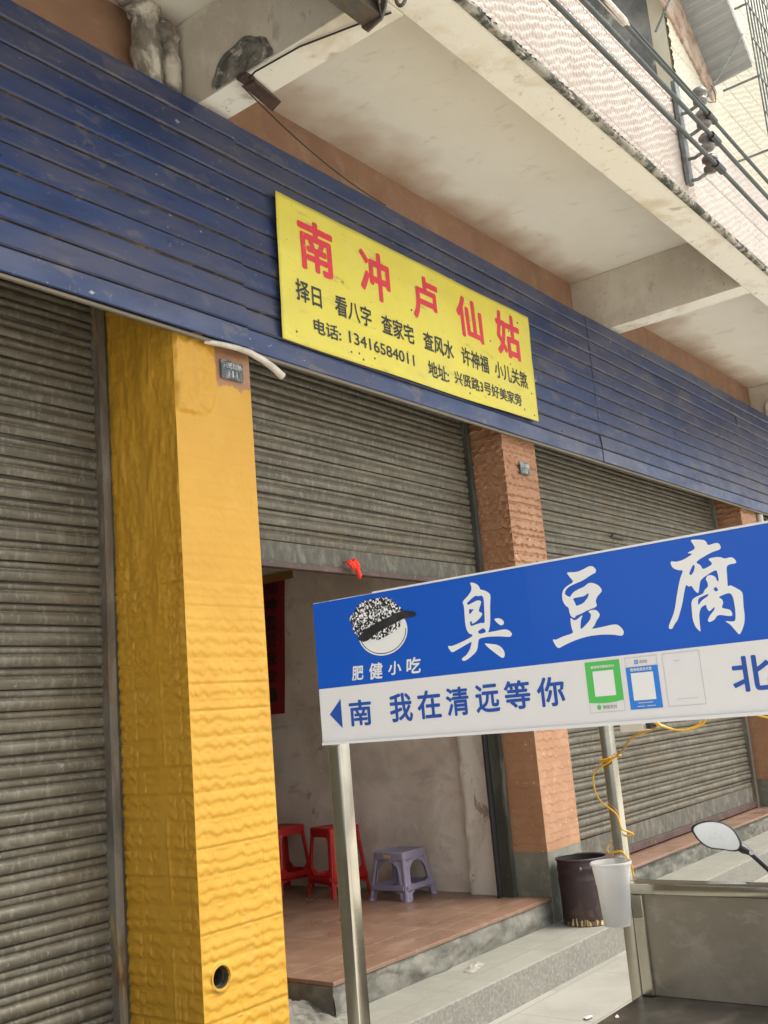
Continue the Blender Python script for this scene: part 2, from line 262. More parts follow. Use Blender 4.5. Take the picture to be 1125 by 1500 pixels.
# flat lettering: a 2-D curve turned into a mesh in plane coordinates (x right, y up, z towards the viewer)
def curve_mesh(cu):
    o = bpy.data.objects.new('tmp', cu); scene.collection.objects.link(o)
    bpy.context.view_layer.update(); dg = bpy.context.evaluated_depsgraph_get()
    me = bpy.data.meshes.new_from_object(o.evaluated_get(dg)); bpy.data.objects.remove(o); bpy.data.curves.remove(cu); return me
def text_mesh(s, x0, x1, y0, y1, bold=.02, shear=0.):
    """letters fitted to a box; weight is added by laminating slightly shifted copies of the glyph outline"""
    cu = bpy.data.curves.new('t', 'FONT'); cu.body = s; cu.shear = shear; cu.resolution_u = 4; cu.fill_mode = 'FRONT'
    me = curve_mesh(cu); n = len(me.vertices); co = np.empty(n*3); me.vertices.foreach_get('co', co); co = co.reshape(-1, 3)
    if n == 0: return me
    a = co.min(0); b = co.max(0); nch = max(1, len(s)); pad = bold*(b[1]-a[1])*1.0
    sx = (x1-x0)/(b[0]-a[0]+2*pad); sy = (y1-y0)/(b[1]-a[1]+2*pad)
    base = np.stack([x0+(co[:,0]-a[0]+pad)*sx, y0+(co[:,1]-a[1]+pad)*sy, co[:,2]*0], 1)
    me.vertices.foreach_set('co', base.ravel()); me.update()
    bm = bmesh.new()
    for k in range(9 if bold > 0 else 1):
        an = k*math.pi/4; off = (0, 0) if k == 8 else (math.cos(an)*pad*sx, math.sin(an)*pad*sy)
        if bold <= 0: off = (0, 0)
        m2 = me.copy(); m2.transform(Matrix.Translation((off[0], off[1], .00003*k))); bm.from_mesh(m2); bpy.data.meshes.remove(m2)
    bpy.data.meshes.remove(me); out = bpy.data.meshes.new('text'); bm.to_mesh(out); bm.free(); return out
def poly_mesh(loops, smooth=1):
    cu = bpy.data.curves.new('p', 'CURVE'); cu.dimensions = '2D'; cu.fill_mode = 'FRONT'
    for lp in loops:
        P = [np.array(p, float) for p in lp]
        for _ in range(smooth):
            Q = []
            for i in range(len(P)):
                a, b = P[i], P[(i+1) % len(P)]; Q += [a*.8+b*.2, a*.2+b*.8]
            P = Q
        sp = cu.splines.new('POLY'); sp.points.add(len(P)-1); sp.use_cyclic_u = True
        for q, p in zip(sp.points, P): q.co = (p[0], p[1], 0, 1)
    return curve_mesh(cu)
def join_meshes(ms):
    bm = bmesh.new()
    for m in ms: bm.from_mesh(m); bpy.data.meshes.remove(m)
    me = bpy.data.meshes.new('lettering'); bm.to_mesh(me); bm.free(); return me
def place_plane(name, me, mat, parent, O, ax, ay, smooth=None):
    """plane coordinates -> world: O + x*ax + y*ay + z*(ax x ay)"""
    ax = Vector(ax); ay = Vector(ay); n = ax.cross(ay)
    me.transform(Matrix(((ax.x,ay.x,n.x,O[0]),(ax.y,ay.y,n.y,O[1]),(ax.z,ay.z,n.z,O[2]),(0,0,0,1))))
    return link_mesh(name, me, mat, parent)
def rect(x0, x1, y0, y1): return [(x0,y0),(x1,y0),(x1,y1),(x0,y1)]
# ------------------------------------------------------------------ the ground
g = MB(); g.add([(-80,-80,0),(120,-80,0),(120,3.4,0),(-80,3.4,0)], [(0,1,2,3)])
tag(obj('pavement', g, m_pave), kind='structure')
g = MB(); g.add([(-80,-80,.004),(120,-80,.004),(120,1.25,.004),(-80,1.25,.004)], [(0,1,2,3)])  # unseen pale sheet added to throw light up onto the ceiling
tag(obj('bounce_road', g, m_road), kind='structure')
g = MB(); g.box(3.30, 30, 2.845, 3.21, -.05, .157); g.box(-30, 2.83, 2.845, 3.21, -.05, .157)
st = obj('pavement_step', g, [m_step, m_riser], bevel=.006); tag(st, kind='structure')
for p in st.data.polygons:
    if p.normal.z < .5: p.material_index = 1
# ------------------------------------------------------------------ the shophouse
B = thing('shophouse', (2.83,3.2,0), 'grey shophouse with blue metal fascia, steel roller shutters and tiled columns under an overhanging balcony', 'building')
YC = 3.2
def relief(u, z, seed, A=.006, per=.0535, row=.107, jd=.0045, soft=False):
    """two ragged overlapping ridges in each tile course; u along the wall, z up"""
    r = np.floor(z/row)
    sh = lattice(r, r*0+3, seed)*.3
    t = np.floor((u+sh)/.21)
    rid = np.floor(z/per+.15)
    k = u/.078 + lattice(t, rid, seed+1)*2 + 1.3*(vnoise(u*8, rid*2.7, seed+2)-.5)
    sgn = np.where(lattice(rid, rid*0+2, seed+6) > .45, 1, -1)
    wv = sgn*np.abs(np.sin(k*math.pi))**.9*.013 + (vnoise(u*26, rid*5.3, seed+5)-.5)*.016
    ph = ((z-wv)/per) % 1.0
    prof = np.where(ph < .16, ph/.16, 1-((ph-.16)/.84)**.8)
    if soft: prof = .5-.5*np.cos(2*math.pi*ph**.62)
    j = np.abs(((z/row) % 1)-.5)*row*2
    joint = sstep(row-.015, row-.006, j)
    vj = np.abs((((u+sh)/.21) % 1)-.5)*2
    joint = np.maximum(joint, sstep(.972, .99, vj)*.6)
    return A*(prof-.5)*(1-joint) - joint*jd + (fbm(u*40, z*40, seed+9)-.45)*.002
def tile_side(mb, p0, du, nrm, width, z0, z1, res, hfun, mi=0, matfun=None, dz=0):
    nu = max(2, int(width/res)); nz = max(2, int((z1-z0)/res))
    u, z = np.meshgrid(np.linspace(0, width, nu), np.linspace(z0, z1, nz))
    h = hfun(u, z)
    edge = sstep(0, .012, u)*sstep(0, .012, width-u); h = h*edge
    X = p0[0]+du[0]*u+nrm[0]*h; Y = p0[1]+du[1]*u+nrm[1]*h
    mt = mi
    if matfun:
        q = matfun((u[:-1,:-1]+u[1:,1:])/2, (z[:-1,:-1]+z[1:,1:])/2); mt = q.reshape(-1).astype(int).tolist()
    mb.sheet(X, Y, z, mt)
    return mb
# yellow column -------------------------------------------------------------
def patch(u, z):
    """thick trowelled patch at the head of the column, front face"""
    e = np.sqrt((np.clip((u-.09)/.15, -9, 9))**4 + (np.clip((z-3.06)/.29, -9, 9))**4)
    return 1-sstep(.92, 1.06, e+(fbm(u*24, z*24, 31)-.5)*.22)
def hy_front(u, z):
    m = 1-.80*sstep(1.55, 2.2, z+(fbm(u*5, z*3, 3)-.45)*.6)
    p = patch(u, z)
    lump = (fbm(u*9, z*6, 12, 5)-.45)*.007
    hole = np.sqrt((u-.095)**2+(z-.475)**2)
    return relief(u, z, 11, A=.0042, jd=.0030, soft=True)*m + lump*sstep(1.7, 2.5, z) + p*(.012+(fbm(u*22, z*22, 8)-.42)*.024) + .004*np.exp(-((hole-.052)/.006)**2)
def my_front(u, z):
    bare = (u > .235+(fbm(z*20, z*0, 4)-.45)*.05) & (z > 2.925+(fbm(u*30, u*0, 5)-.45)*.09)
    hole = np.sqrt((u-.095)**2+(z-.475)**2) < .043
    return np.where(hole, -1, np.where(bare, 1, 0))
def hy_left(u, z):
    # u runs from the back (shutter side) to the front corner
    m = 1-.75*sstep(1.9, 2.7, z+(fbm(u*5, z*3, 23)-.45)*.7)
    row = np.floor(z/.107)
    du = u-.275-(vnoise(z*5, u*0, 6)-.5)*.03
    strip = np.exp(-(du/.042)**2)                       # a trowelled vertical strip where two tile fields meet
    blur = 1-.85*strip
    seam = np.exp(-((du-.028)/.005)**2)*.004*sstep(.35, .6, vnoise(z*6, u*0, 7))
    off = lattice(row, row*0, 5)*.06
    vjn = np.exp(-((u-.085-off)/.0035)**2)+np.exp(-((u-.375-off*.8)/.0035)**2)
    lump = (fbm(u*12, z*5, 42, 5)-.45)*.024*(.12+.88*sstep(1.7, 2.6, z))
    tl = fbm(u*30, z*9, 55, 4); trow = (tl-.45)*.011*sstep(1.3, 2.2, z)
    return relief(u, z, 27, A=.0060, jd=.006, soft=True)*m*blur + seam - vjn*.004*m*blur + lump + trow + strip*.002
c = MB()
tile_side(c, (2.83,YC), (1,0), (0,-1), .46, .0, 4.3, .0055, hy_front, matfun=my_front)
tile_side(c, (2.83,3.67), (0,-1), (-1,0), .47, .0, 4.3, .0055, hy_left)
c.box(2.834, 3.288, 3.3, 3.69, 0, 3.55)
c.add([(2.834,YC,0),(3.288,YC,0),(3.288,3.3,0),(3.288,3.3,4.3),(3.288,YC,4.3)], [(1,2,3,4)])
m_holed = M('dark_pipe_hole', (.035,.03,.022), .8, layers=[((.10,.08,.05), 20, .5,.7,4,.7)])
col = obj('column', c, [m_yel, m_brn, m_holed], B, smooth=True, ang=60); col['label'] = 'yellow painted relief tile column'
pg = MB(); a8 = np.linspace(0, 2*math.pi, 41); rr8 = 1+.06*(fbm(np.cos(a8)*4+9, np.sin(a8)*4+9, 3)-.45)
X8 = np.stack([2.925+k_*np.cos(a8)*rr8 for k_ in (.052,.045,.041,.041,.034,.034,.010,.0)], 1); Z8 = np.stack([.475+k_*np.sin(a8)*rr8 for k_ in (.052,.045,.041,.041,.034,.034,.010,.0)], 1); Y8 = np.stack([a8*0+q for q in (3.194,3.193,3.200,3.225,3.226,3.29,3.292,3.292)], 1)
n8 = len(a8); pg.sheet(X8, Y8, Z8, [1 if j_ < 2 else 0 for i_ in range(n8-1) for j_ in range(7)]); obj('pipe_socket', pg, [m_holed, m_yel], col, smooth=True, ang=50)
# brown columns -------------------------------------------------------------
def brown_column(x0, x1, yb, res, seed, base=.55):
    c = MB(); hf = lambda u, z: relief(u, z, seed, A=.019, jd=.006)*(1-.88*(1-sstep(1.1, 1.9, z+(fbm(u*6, z*2, 4)-.45)*.5)))*np.where(z < base, .25, 1)
    mf = lambda u, z: (z < base+(fbm(u*20, u*0, 2)-.45)*.012).astype(int)
    tile_side(c, (x0,YC), (1,0), (0,-1), x1-x0, 0, 4.3, res, hf, matfun=mf)
    tile_side(c, (x0,3.47), (0,-1), (-1,0), .27, 0, 4.3, res, lambda u, z: hf(u+.6, z), matfun=mf)
    c.box(x0+.004, x1-.004, 3.3, yb, 0, 3.55)
    c.add([(x1-.002,YC,0),(x1-.002,3.3,0),(x1-.002,3.3,4.3),(x1-.002,YC,4.3)], [(0,1,2,3)])
    o = obj('column', c, [m_brn, m_grn], B, smooth=True, ang=60); return o
k = brown_column(5.535, 5.955, 3.47, .0046, 61); k['label'] = 'terracotta tiled column with grey green foot'
k = brown_column(9.97, 10.42, 3.62, .014, 75); k['label'] = 'far terracotta tiled column'
k = brown_column(14.0, 14.42, 3.62, .03, 91); k['label'] = 'farthest terracotta tiled column'
# fascia -------------------------------------------------------------------
FZ0, FZ1, FY = 3.113, 4.273, 3.14
def fascia_panel(x0, x1, dy, seed):
    nb = 11; ph = (FZ1-FZ0)/nb; rng = random.Random(seed); mb = MB()
    nx = max(2, int((x1-x0)/.12)+1); xs = np.linspace(x0, x1, nx)
    prof = []
    for b in range(nb):
        z = FZ0+b*ph
        if b == 0: prof += [(FY+.002, z, 0), (FY-.004, z+.004, 0), (FY-.004, z+ph-.010, 0)]
        else: prof += [(FY+.000, z, 0), (FY-.007, z+.006, 0), (FY+.002, z+ph-.010, 0)]
        prof += [(FY+.012, z+ph-.009, 1), (FY+.012, z+ph-.001, 1)] if b < nb-1 else []
    prof += [(FY+.028, FZ1, 0)]
    X = np.repeat(xs[:,None], len(prof), 1); Y = np.zeros_like(X); Z = np.zeros_like(X)
    for j, (y, z, m) in enumerate(prof):
        band = int((z-FZ0+.001)/ph)
        Y[:,j] = y+dy+(vnoise(xs*1.1, xs*0+band*1.37, seed)-.5)*.012
        Z[:,j] = z+(vnoise(xs*.7, xs*0+int((z-FZ0+.012)/ph)*2.9, seed+4)-.5)*.007
    b = len(prof); vs = np.stack([X, Y, Z], -1).reshape(-1, 3).tolist(); fs = []; ms = []
    for i in range(nx-1):
        for j in range(b-1):
            fs.append((i*b+j, (i+1)*b+j, (i+1)*b+j+1, i*b+j+1)); ms.append(1 if prof[j][2] or prof[j+1][2] else 0)
    n = len(vs); vs2 = vs+[(x, FY+.04, z) for x, y, z in vs]
    for i in (0, nx-1):
        for j in range(b-1): fs.append((i*b+j, i*b+j+1, n+i*b+j+1, n+i*b+j)); ms.append(1)
    mb.add(vs2, fs, ms)
    return obj('fascia_panel', mb, [m_blue, m_rust], B, smooth=True, ang=25)
fascia_panel(-3, 3.225, -.004, 3); fascia_panel(3.22, 6.9, .003, 9); fascia_panel(6.88, 10.1, 0, 15); fascia_panel(10.08, 22, .004, 21)
t = MB(); t.box(-3, 22, 3.146, 3.164, 3.096, 3.1115); obj('fascia_trim', t, m_trim, B, bevel=.004)
t = MB(); t.box(-3, 22, 3.182, 3.196, 3.113, 4.27); obj('fascia_backing', t, m_rust, B)
# lintel and wall above ------------------------------------------------------
t = MB(); t.box(3.04, 24, 3.475, 3.6, 3.56, 4.80); t.box(-4, 3.04, 3.40, 3.7, 3.56, 4.80)
obj('upper_wall', t, m_brnw, B)
# overhang: slab, beams --------------------------------------------------------
ZB, ZCL = 4.307, 4.785
t = MB(); t.box(-4, 24, 1.91, 7.5, ZCL, ZCL+.14); slab = obj('ceiling_slab', t, m_cream, B)
# brown paint overspray in a ragged band along the wall belongs to the slab's own paint
nd = m_cream.node_tree; gN = nd.nodes; gl = nd.links
geo = [n for n in gN if n.type == 'NEW_GEOMETRY'][0]; pb = gN['Principled BSDF']; src = pb.inputs['Base Color'].links[0].from_socket
sx = gN.new('ShaderNodeSeparateXYZ'); gl.new(geo.outputs['Position'], sx.inputs[0])
nz = gN.new('ShaderNodeTexNoise'); nz.inputs['Scale'].default_value = 2.1; nz.inputs['Detail'].default_value = 4; gl.new(geo.outputs['Position'], nz.inputs['Vector'])
ad = gN.new('ShaderNodeMath'); ad.operation = 'MULTIPLY_ADD'; ad.inputs[1].default_value = .75; gl.new(nz.outputs['Fac'], ad.inputs[0]); gl.new(sx.outputs['Y'], ad.inputs[2])
mr = gN.new('ShaderNodeMapRange'); mr.inputs[1].default_value = 3.50; mr.inputs[2].default_value = 3.88; mr.inputs[4].default_value = .85; gl.new(ad.outputs[0], mr.inputs[0])
mx = gN.new('ShaderNodeMixRGB'); mx.inputs[2].default_value = (.42,.265,.165,1); gl.new(mr.outputs[0], mx.inputs[0]); gl.new(src, mx.inputs[1]); gl.new(mx.outputs[0], pb.inputs['Base Color'])
def cross_beam(x0, x1):
    t = MB(); t.box(x0, x1, 2.117, 3.56, ZB, ZCL-.002); o = obj('cross_beam', t, [m_beam, m_soff], B, bevel=.006)
    for p in o.data.polygons:
        if p.normal.z < -.7: p.material_index = 1
    return o
cb1 = cross_beam(3.049, 3.239)
for x in (7.41, 11.77, 16.13): cross_beam(x, x+.19)
cross_beam(-1.2, -1.03)
t = MB(); t.box(-4, 24, 1.884, 2.116, ZB+.001, ZCL-.003); eb = obj('edge_beam', t, [m_beam, m_soff], B, bevel=.006)
for p in eb.data.polygons:
    if p.normal.z < -.7: p.material_index = 1
# mouldy cement lip along the outer foot of the parapet
nx = 900; xs = np.linspace(-3, 14, nx); a = np.linspace(0, 1, 7)
Xg, Ag = np.meshgrid(xs, a, indexing='ij')
prof = np.array([(1.76,4.076),(1.742,4.074),(1.733,4.078),(1.729,4.088),(1.729,4.100),(1.733,4.110),(1.745,4.116)])+np.array([.149,.228])
Yg = np.repeat(prof[None,:,0], nx, 0)-(fbm(Xg*9, Ag*3, 4)-.35)*.022*np.sin(Ag*math.pi); Zg = np.repeat(prof[None,:,1], nx, 0)+(fbm(Xg*13, Ag*4, 9)-.45)*.040*np.sin(Ag*math.pi)
t = MB(); t.sheet(Xg, Yg, Zg); obj('cement_lip', t, m_mould, B, smooth=True, ang=80)
def pr(u, z, seed, row=.115):
    """small slanted hammered relief of the glazed facade tiles"""
    r = np.floor(z/row); w1 = fbm(u*7, z*7, seed); w2 = fbm(u*13+5, z*13, seed+3)
    k = u/.044 + z/.075 + .7*w1
    a = 1-np.abs(((k % 1)-.5)*2)
    k2 = u/.085 - z/.045 + 1.0*w2
    b = 1-np.abs(((k2 % 1)-.5)*2)
    wv = np.maximum(a, b*.8)
    j = np.abs(((z/row) % 1)-.5)*2
    joint = sstep(.94, .985, j)
    return .016*wv*(1-joint)-.003*joint
def facade(name, x0, x1, z0, z1, y, res, seed, mat):
    t = MB(); nu = int((x1-x0)/res); nz = int((z1-z0)/res)
    u, z = np.meshgrid(np.linspace(x0, x1, nu), np.linspace(z0, z1, nz))
    t.sheet(u, y-pr(u, z, seed), z); return obj(name, t, mat, B, smooth=True, ang=80)
PT = 5.028
facade('parapet', 2.8, 5.91, 4.33, PT, 1.884, .0075, 5, m_pink)
facade('parapet', 5.91, 11.9, 4.33, PT, 1.884, .011, 8, m_pale)
facade('facade_wall', 5.91, 8.9, PT, 6.9, 1.886, .0085, 12, m_ctile)
t = MB(); t.box(-4, 5.91, 1.891, 1.99, 4.33, PT-.002); t.box(5.91, 24, 1.894, 1.99, 4.33, 7.9); t.box(11.9, 24, 1.885, 1.893, 4.33, 7.9); obj('parapet_core', t, m_ctile, B)
t = MB(); t.box(-4, 2.8, 1.884, 1.890, 4.33, PT); obj('parapet', t, m_pink, B)
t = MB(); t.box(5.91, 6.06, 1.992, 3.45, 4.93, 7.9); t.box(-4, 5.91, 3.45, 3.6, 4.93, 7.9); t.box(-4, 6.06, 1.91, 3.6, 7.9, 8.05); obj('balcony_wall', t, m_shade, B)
# ragged plaster patch on the side face of the first beam
n = 26; arc = [(math.cos(math.pi*i/n), math.sin(math.pi*i/n)) for i in range(n+1)]
P = [(3.041, 2.886+.178*a_*(1+.03*math.sin(1.3*i)), ZB+.012+.145*b_*(1+.05*math.sin(.9*i+1))) for i, (a_, b_) in enumerate(arc)]
t = MB(); t.prism(P, (.012,0,0)); ring = [(p[0]-.004, p[1], p[2]) for p in P]; t.tube(ring, .012, 8)
t.prism([(3.033, 2.87+.11*a_, ZB+.008+.085*b_) for a_, b_ in arc], (.012,0,0))
obj('cement_patch', t, m_cement, cb1, smooth=True)
# wall pipes: two cement smeared downpipes beside the first beam
for (x, y, r, zt) in ((2.850,3.305,.068,4.74),(2.985,3.300,.047,4.66)):
    t = MB(); zz = np.linspace(3.6, zt, 60); rr = [r*(1+.03*math.sin(z_*17+x*9)+.02*math.sin(z_*41))*(1.14 if (4.50 < z_ < 4.56) else 1) for z_ in zz]
    t.tube([(x+.004*math.sin(z_*9), y, z_) for z_ in zz]+[(x-.01, y+.02, zt+.03)], rr+[r*1.1], 18)
    obj('downpipe', t, m_cpipe, B, smooth=True, ang=70)
nA = 24
t = MB()
for (cx, cy, cz, sx_, sy_, sz_, sd_) in ((2.83,3.30,4.735,.085,.06,.045,1),(2.95,3.30,4.68,.075,.05,.06,5),(2.76,3.32,4.765,.05,.05,.022,8)):
    th, ph = np.meshgrid(np.linspace(0, math.pi, 16), np.linspace(0, 2*math.pi, 28))
    rr = 1+(fbm(th*3, ph*3, sd_)-.45)*.9
    t.sheet(cx+sx_*rr*np.sin(th)*np.cos(ph), cy+sy_*rr*np.sin(th)*np.sin(ph), cz+sz_*rr*np.cos(th))
obj('cement_collar', t, m_cpipe, B, smooth=True, ang=80)
# white pvc pipes on the third beam and by the far column
t = MB()
for dz_ in (0, .055):
    t.tube([(11.745, 3.30-dz_*1.6, 4.0),(11.745, 3.30-dz_*1.6, 4.53+dz_-.02),(11.745, 3.28-dz_*1.6, 4.545+dz_),(11.745, 3.2, 4.552+dz_),(11.745, 2.13, 4.555+dz_)], .026, 10)
obj('drainpipe', t, m_pvc, B, smooth=True)
t = MB(); t.tube([(10.50,3.19,.5),(10.50,3.19,3.10)], .035, 12); t.lathe([(.046,0),(.046,.05)], (10.50,3.19,2.86), seg=14); obj('drainpipe', t, m_pvc, B, smooth=True)
# ------------------------------------------------------------------ shutters
def shutter(x0, x1, y, z0, z1, pitch, seed, bar=.10, tbar=.03, gaps=0.0, tilt=0.0):
    mb = MB(); nx = max(8, int((x1-x0)/.10)); xs = np.linspace(x0, x1, nx)
    pr_ = [(0.00,.010,1),(.035,-.002,1),(.07,-.004,0),(.22,-.009,0),(.38,-.009,0),(.50,-.004,0),(.56,.004,0),(.62,.005,0),(.68,-.003,0),(.76,-.006,0),(.86,-.005,0),(.93,.002,0),(.965,.010,1)]
    ns = int((z1-z0-bar)/pitch)+1
    rows = []
    for s in range(ns):
        for (t_, d, m) in pr_: rows.append((z0+bar+(s+t_)*pitch, y+d*(pitch/.08), m, s))
    rows.append((z0+bar+ns*pitch, y+.010, 1, ns))
    b = len(rows); Z = np.zeros((nx, b)); Y = np.zeros((nx, b)); X = np.repeat(xs[:,None], b, 1)
    for j, (z, yy, m, s) in enumerate(rows):
        wob = (vnoise(xs*1.6, xs*0+s*2.3, seed)-.5)*.006+(vnoise(xs*.5, xs*0+s*.21, seed+3)-.5)*.012
        gp = gaps*np.clip(vnoise(xs*.9, xs*0+s*3.7, seed+8)-.55, 0, 1)*.03*sstep(2.2, 3.0, np.full_like(xs, z))*(1 if m else 0)
        Z[:,j] = z+wob+gp+tilt*(xs-x0); Y[:,j] = yy+(vnoise(xs*1.3, xs*0+s*1.9, seed+5)-.5)*.006
    vs = np.stack([X, Y, Z], -1).reshape(-1, 3).tolist(); fs = []; ms = []
    for i in range(nx-1):
        for j in range(b-1): fs.append((i*b+j, (i+1)*b+j, (i+1)*b+j+1, i*b+j+1)); ms.append(1 if rows[j][2] and rows[j+1][2] else 0)
    mb.add(vs, fs, ms)
    o = obj('roller_shutter', mb, [m_galv, m_slotd], B, smooth=True, ang=40)
    t = MB(); d = tilt*(x1-x0)
    t.hexa([(x0,y-.004,z0),(x1,y-.004,z0+d),(x1,y+.014,z0+d),(x0,y+.014,z0)], [(x0,y-.004,z0+bar),(x1,y-.004,z0+bar+d),(x1,y+.014,z0+bar+d),(x0,y+.014,z0+bar)])
    obj('bottom_bar', t, m_galvbar, o)
    t = MB(); t.hexa([(x0,y-.030,z0-tbar),(x1,y-.030,z0-tbar+d),(x1,y+.022,z0-tbar+d),(x0,y+.022,z0-tbar)], [(x0,y-.030,z0-.001),(x1,y-.030,z0-.001+d),(x1,y+.022,z0-.001+d),(x0,y+.022,z0-.001)])
    obj('angle_steel', t, m_tbar, o, bevel=.003)
    return o
def guide_rail(sh, x0, x1, y0, y1, z0, z1, mat=None):
    t = MB(); zz = np.linspace(z0, z1, 40)
    # a folded C channel with a slightly wandering line
    P = [(x0,y0),(x1,y0),(x1,y1),(x0,y1)]
    X = np.array([[p[0]+.003*math.sin(z_*3.1+p[1]*9) for p in P+[P[0]]] for z_ in zz]); Y = np.array([[p[1]+.002*math.sin(z_*4.3) for p in P+[P[0]]] for z_ in zz]); Z = np.repeat(zz[:,None], 5, 1)
    t.sheet(X, Y, Z); return obj('guide_rail', t, mat or m_rail, sh)
s1 = shutter(-2.5, 2.775, 3.672, .12, 3.55, .0865, 5, bar=.05, gaps=1.0); s1['label'] = 'closed steel roller shutter left of the yellow column'
guide_rail(s1, 2.766, 2.806, 3.625, 3.70, 0, 3.6)
t = MB(); zz = np.linspace(0, 3.3, 220)
X = np.stack([2.806+0*zz, 2.834+.010*(fbm(zz*14, zz*0, 3)-.45)+.004], 1); Z = np.stack([zz, zz], 1)
t.sheet(X, np.full_like(X, 3.64), Z); t.box(2.806, 2.83, 3.641, 3.72, 0, 3.6); obj('mortar_joint', t, m_slotd, s1)
s2 = shutter(3.29, 5.50, 3.462, 2.205, 3.55, .0785, 13, bar=.105, tbar=.03, tilt=-.006); s2['label'] = 'half raised steel roller shutter above the open shop'
guide_rail(s2, 5.478, 5.520, 3.425, 3.50, .30, 3.6, m_raild)
t = MB(); t.box(5.520, 5.534, 3.44, 3.52, .30, 3.6); t.box(5.44, 5.536, 3.503, 3.517, .30, 2.2); obj('rail_gap_shade', t, m_bucki, s2)  # black boxes set in the open gap to stand in for its shade
s3 = shutter(5.97, 9.90, 3.452, .36, 3.55, .0785, 29, bar=.13, tbar=.05); s3['label'] = 'closed steel roller shutter right of the terracotta column'
guide_rail(s3, 9.85, 9.91, 3.415, 3.50, .30, 3.6); guide_rail(s3, 5.957, 5.985, 3.44, 3.50, .30, 3.6)
t = MB(); t.tube([(7.49,3.43,2.665),(7.74,3.43,2.657)], .012, 8); obj('pull_handle', t, m_galvbar, s3)
s4 = shutter(10.42, 14.0, 3.46, .34, 3.55, .0785, 37, bar=.12); s4['label'] = 'far closed steel roller shutter'
# ------------------------------------------------------------------ floors and interior
t = MB(); t.box(3.58, 5.96, 3.205, 3.50, .281, .30); t.box(3.30, 5.62, 3.501, 8.4, .281, .30); t.box(5.961, 24, 3.19, 3.52, .281, .30); obj('shop_floor', t, m_floor, B, bevel=.003)
# concrete plinth with a chipped face
t = MB(); nu = 700; u, z = np.meshgrid(np.linspace(3.58, 12, nu), np.linspace(.12, .282, 14))
t.sheet(u, 3.212-(fbm(u*7, z*18, 3, 5)-.42)*.05*sstep(.12, .16, z)*sstep(.282, .25, z), z)
t.box(3.585, 24, 3.215, 3.5, 0, .279); t.box(3.30, 3.585, 3.48, 3.6, 0, .27); t.box(12, 24, 3.203, 3.215, 0, .279); obj('plinth', t, m_conc, B, smooth=True, ang=60)
# rough mound of spilled cement beside the yellow column
u, v = np.meshgrid(np.linspace(3.27, 3.78, 70), np.linspace(2.95, 3.50, 70))
hh = .150+.10*sstep(.42, .02, np.sqrt(((u-3.33)/1.1)**2+((v-3.42)/1.0)**2))+(fbm(u*16, v*16, 4, 5)-.5)*.075*sstep(.5, .2, np.sqrt((u-3.35)**2+(v-3.35)**2))-.03*sstep(.30, .46, np.sqrt((u-3.35)**2+(v-3.35)**2))
t = MB(); t.sheet(u, v, hh); obj('cement_mound', t, m_conc, B, smooth=True, ang=80)
t = MB()
t.box(5.58, 5.72, 3.56, 8.4, .0, 3.55)                                   # party wall
iw = obj('interior_wall', t, m_plast, B)
t = MB(); nz_ = 60; zz = np.linspace(.29, 3.5, nz_); pp = np.linspace(0, 1, 9)
A_, Zg = np.meshgrid(pp, zz)
Yg = 3.79-.27*A_+(fbm(Zg*4, A_*0, 3)-.45)*.03*(1-A_); Xg = 5.522+.058*(1-sstep(0, .07, A_))+(fbm(Zg*6, A_*5, 8)-.45)*.012
t.sheet(Xg, Yg, Zg); t.box(5.530, 5.58, 3.522, 3.56, .29, 3.5); obj('pilaster', t, m_peel, B, smooth=True, ang=60)
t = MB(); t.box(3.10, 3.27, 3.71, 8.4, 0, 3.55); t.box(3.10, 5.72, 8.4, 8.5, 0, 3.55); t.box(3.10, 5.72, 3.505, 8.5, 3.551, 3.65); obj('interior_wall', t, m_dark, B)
t = MB(); t.box(-4, 2.8, 3.74, 3.85, 0, 3.6); t.box(5.73, 24, 3.63, 3.7, 0, 3.6); obj('back_wall', t, m_slotd, B)
# upper right: canopy, rust strip, cage -----------------------------------------
WF, OF = Vector((6.67,1.877,5.511)), Vector((6.67,1.60,5.533)); dN = Vector((-.78,-.012,.60))
def canopy():
    mb = MB(); n = 44; L = 2.4
    X = np.zeros((n*4+1, 2)); Y = X.copy(); Z = X.copy()
    for i in range(n*4+1):
        s_ = i/(n*4)*L; rib = .026 if (i % 6) in (0, 1) else 0
        for j, p in enumerate((WF, OF)):
            q = p+dN*s_; X[i,j] = q.x; Y[i,j] = q.y; Z[i,j] = q.z-rib
    mb.sheet(X, Y, Z); return mb
cn = obj('window_canopy', canopy(), m_corr, B)
t = MB(); t.tube([OF+Vector((0,-.004,.004)), OF+dN*2.4+Vector((0,-.004,.004))], .012, 6); t.tube([WF+Vector((0,0,-.004)), OF], .010, 6); obj('canopy_edge', t, m_swhite, cn)
t = MB(); t.prism([(4.99,1.858,6.314),(5.37,1.858,6.52),(6.15,1.858,5.90),(6.68,1.858,5.435),(6.575,1.858,5.327),(5.79,1.858,5.696)], (0,.02,0)); obj('rust_strip', t, m_rustb, B, bevel=.004)
for (a_, b_) in (((5.577,1.85,5.327),(5.75,1.476,6.06)),((6.206,1.85,5.088),(6.49,1.584,5.652))):
    t = MB(); t.tube([a_, b_], .008, 6); obj('canopy_brace', t, m_brk, cn)
t = MB()
for i in range(18): x = 6.90+i*.081; t.box(x-.005, x+.005, 1.622, 1.632, 5.0, 6.7)
for z_ in (5.0, 5.28, 5.56, 5.85, 6.13, 6.41): t.box(6.89, 8.4, 1.613, 1.621, z_-.006, z_+.006)
for x in (6.895, 8.39):
    for z_ in (5.0, 5.56, 6.13): t.box(x-.006, x+.006, 1.633, 1.88, z_-.006, z_+.006)
obj('window_cage', t, m_brk, B)
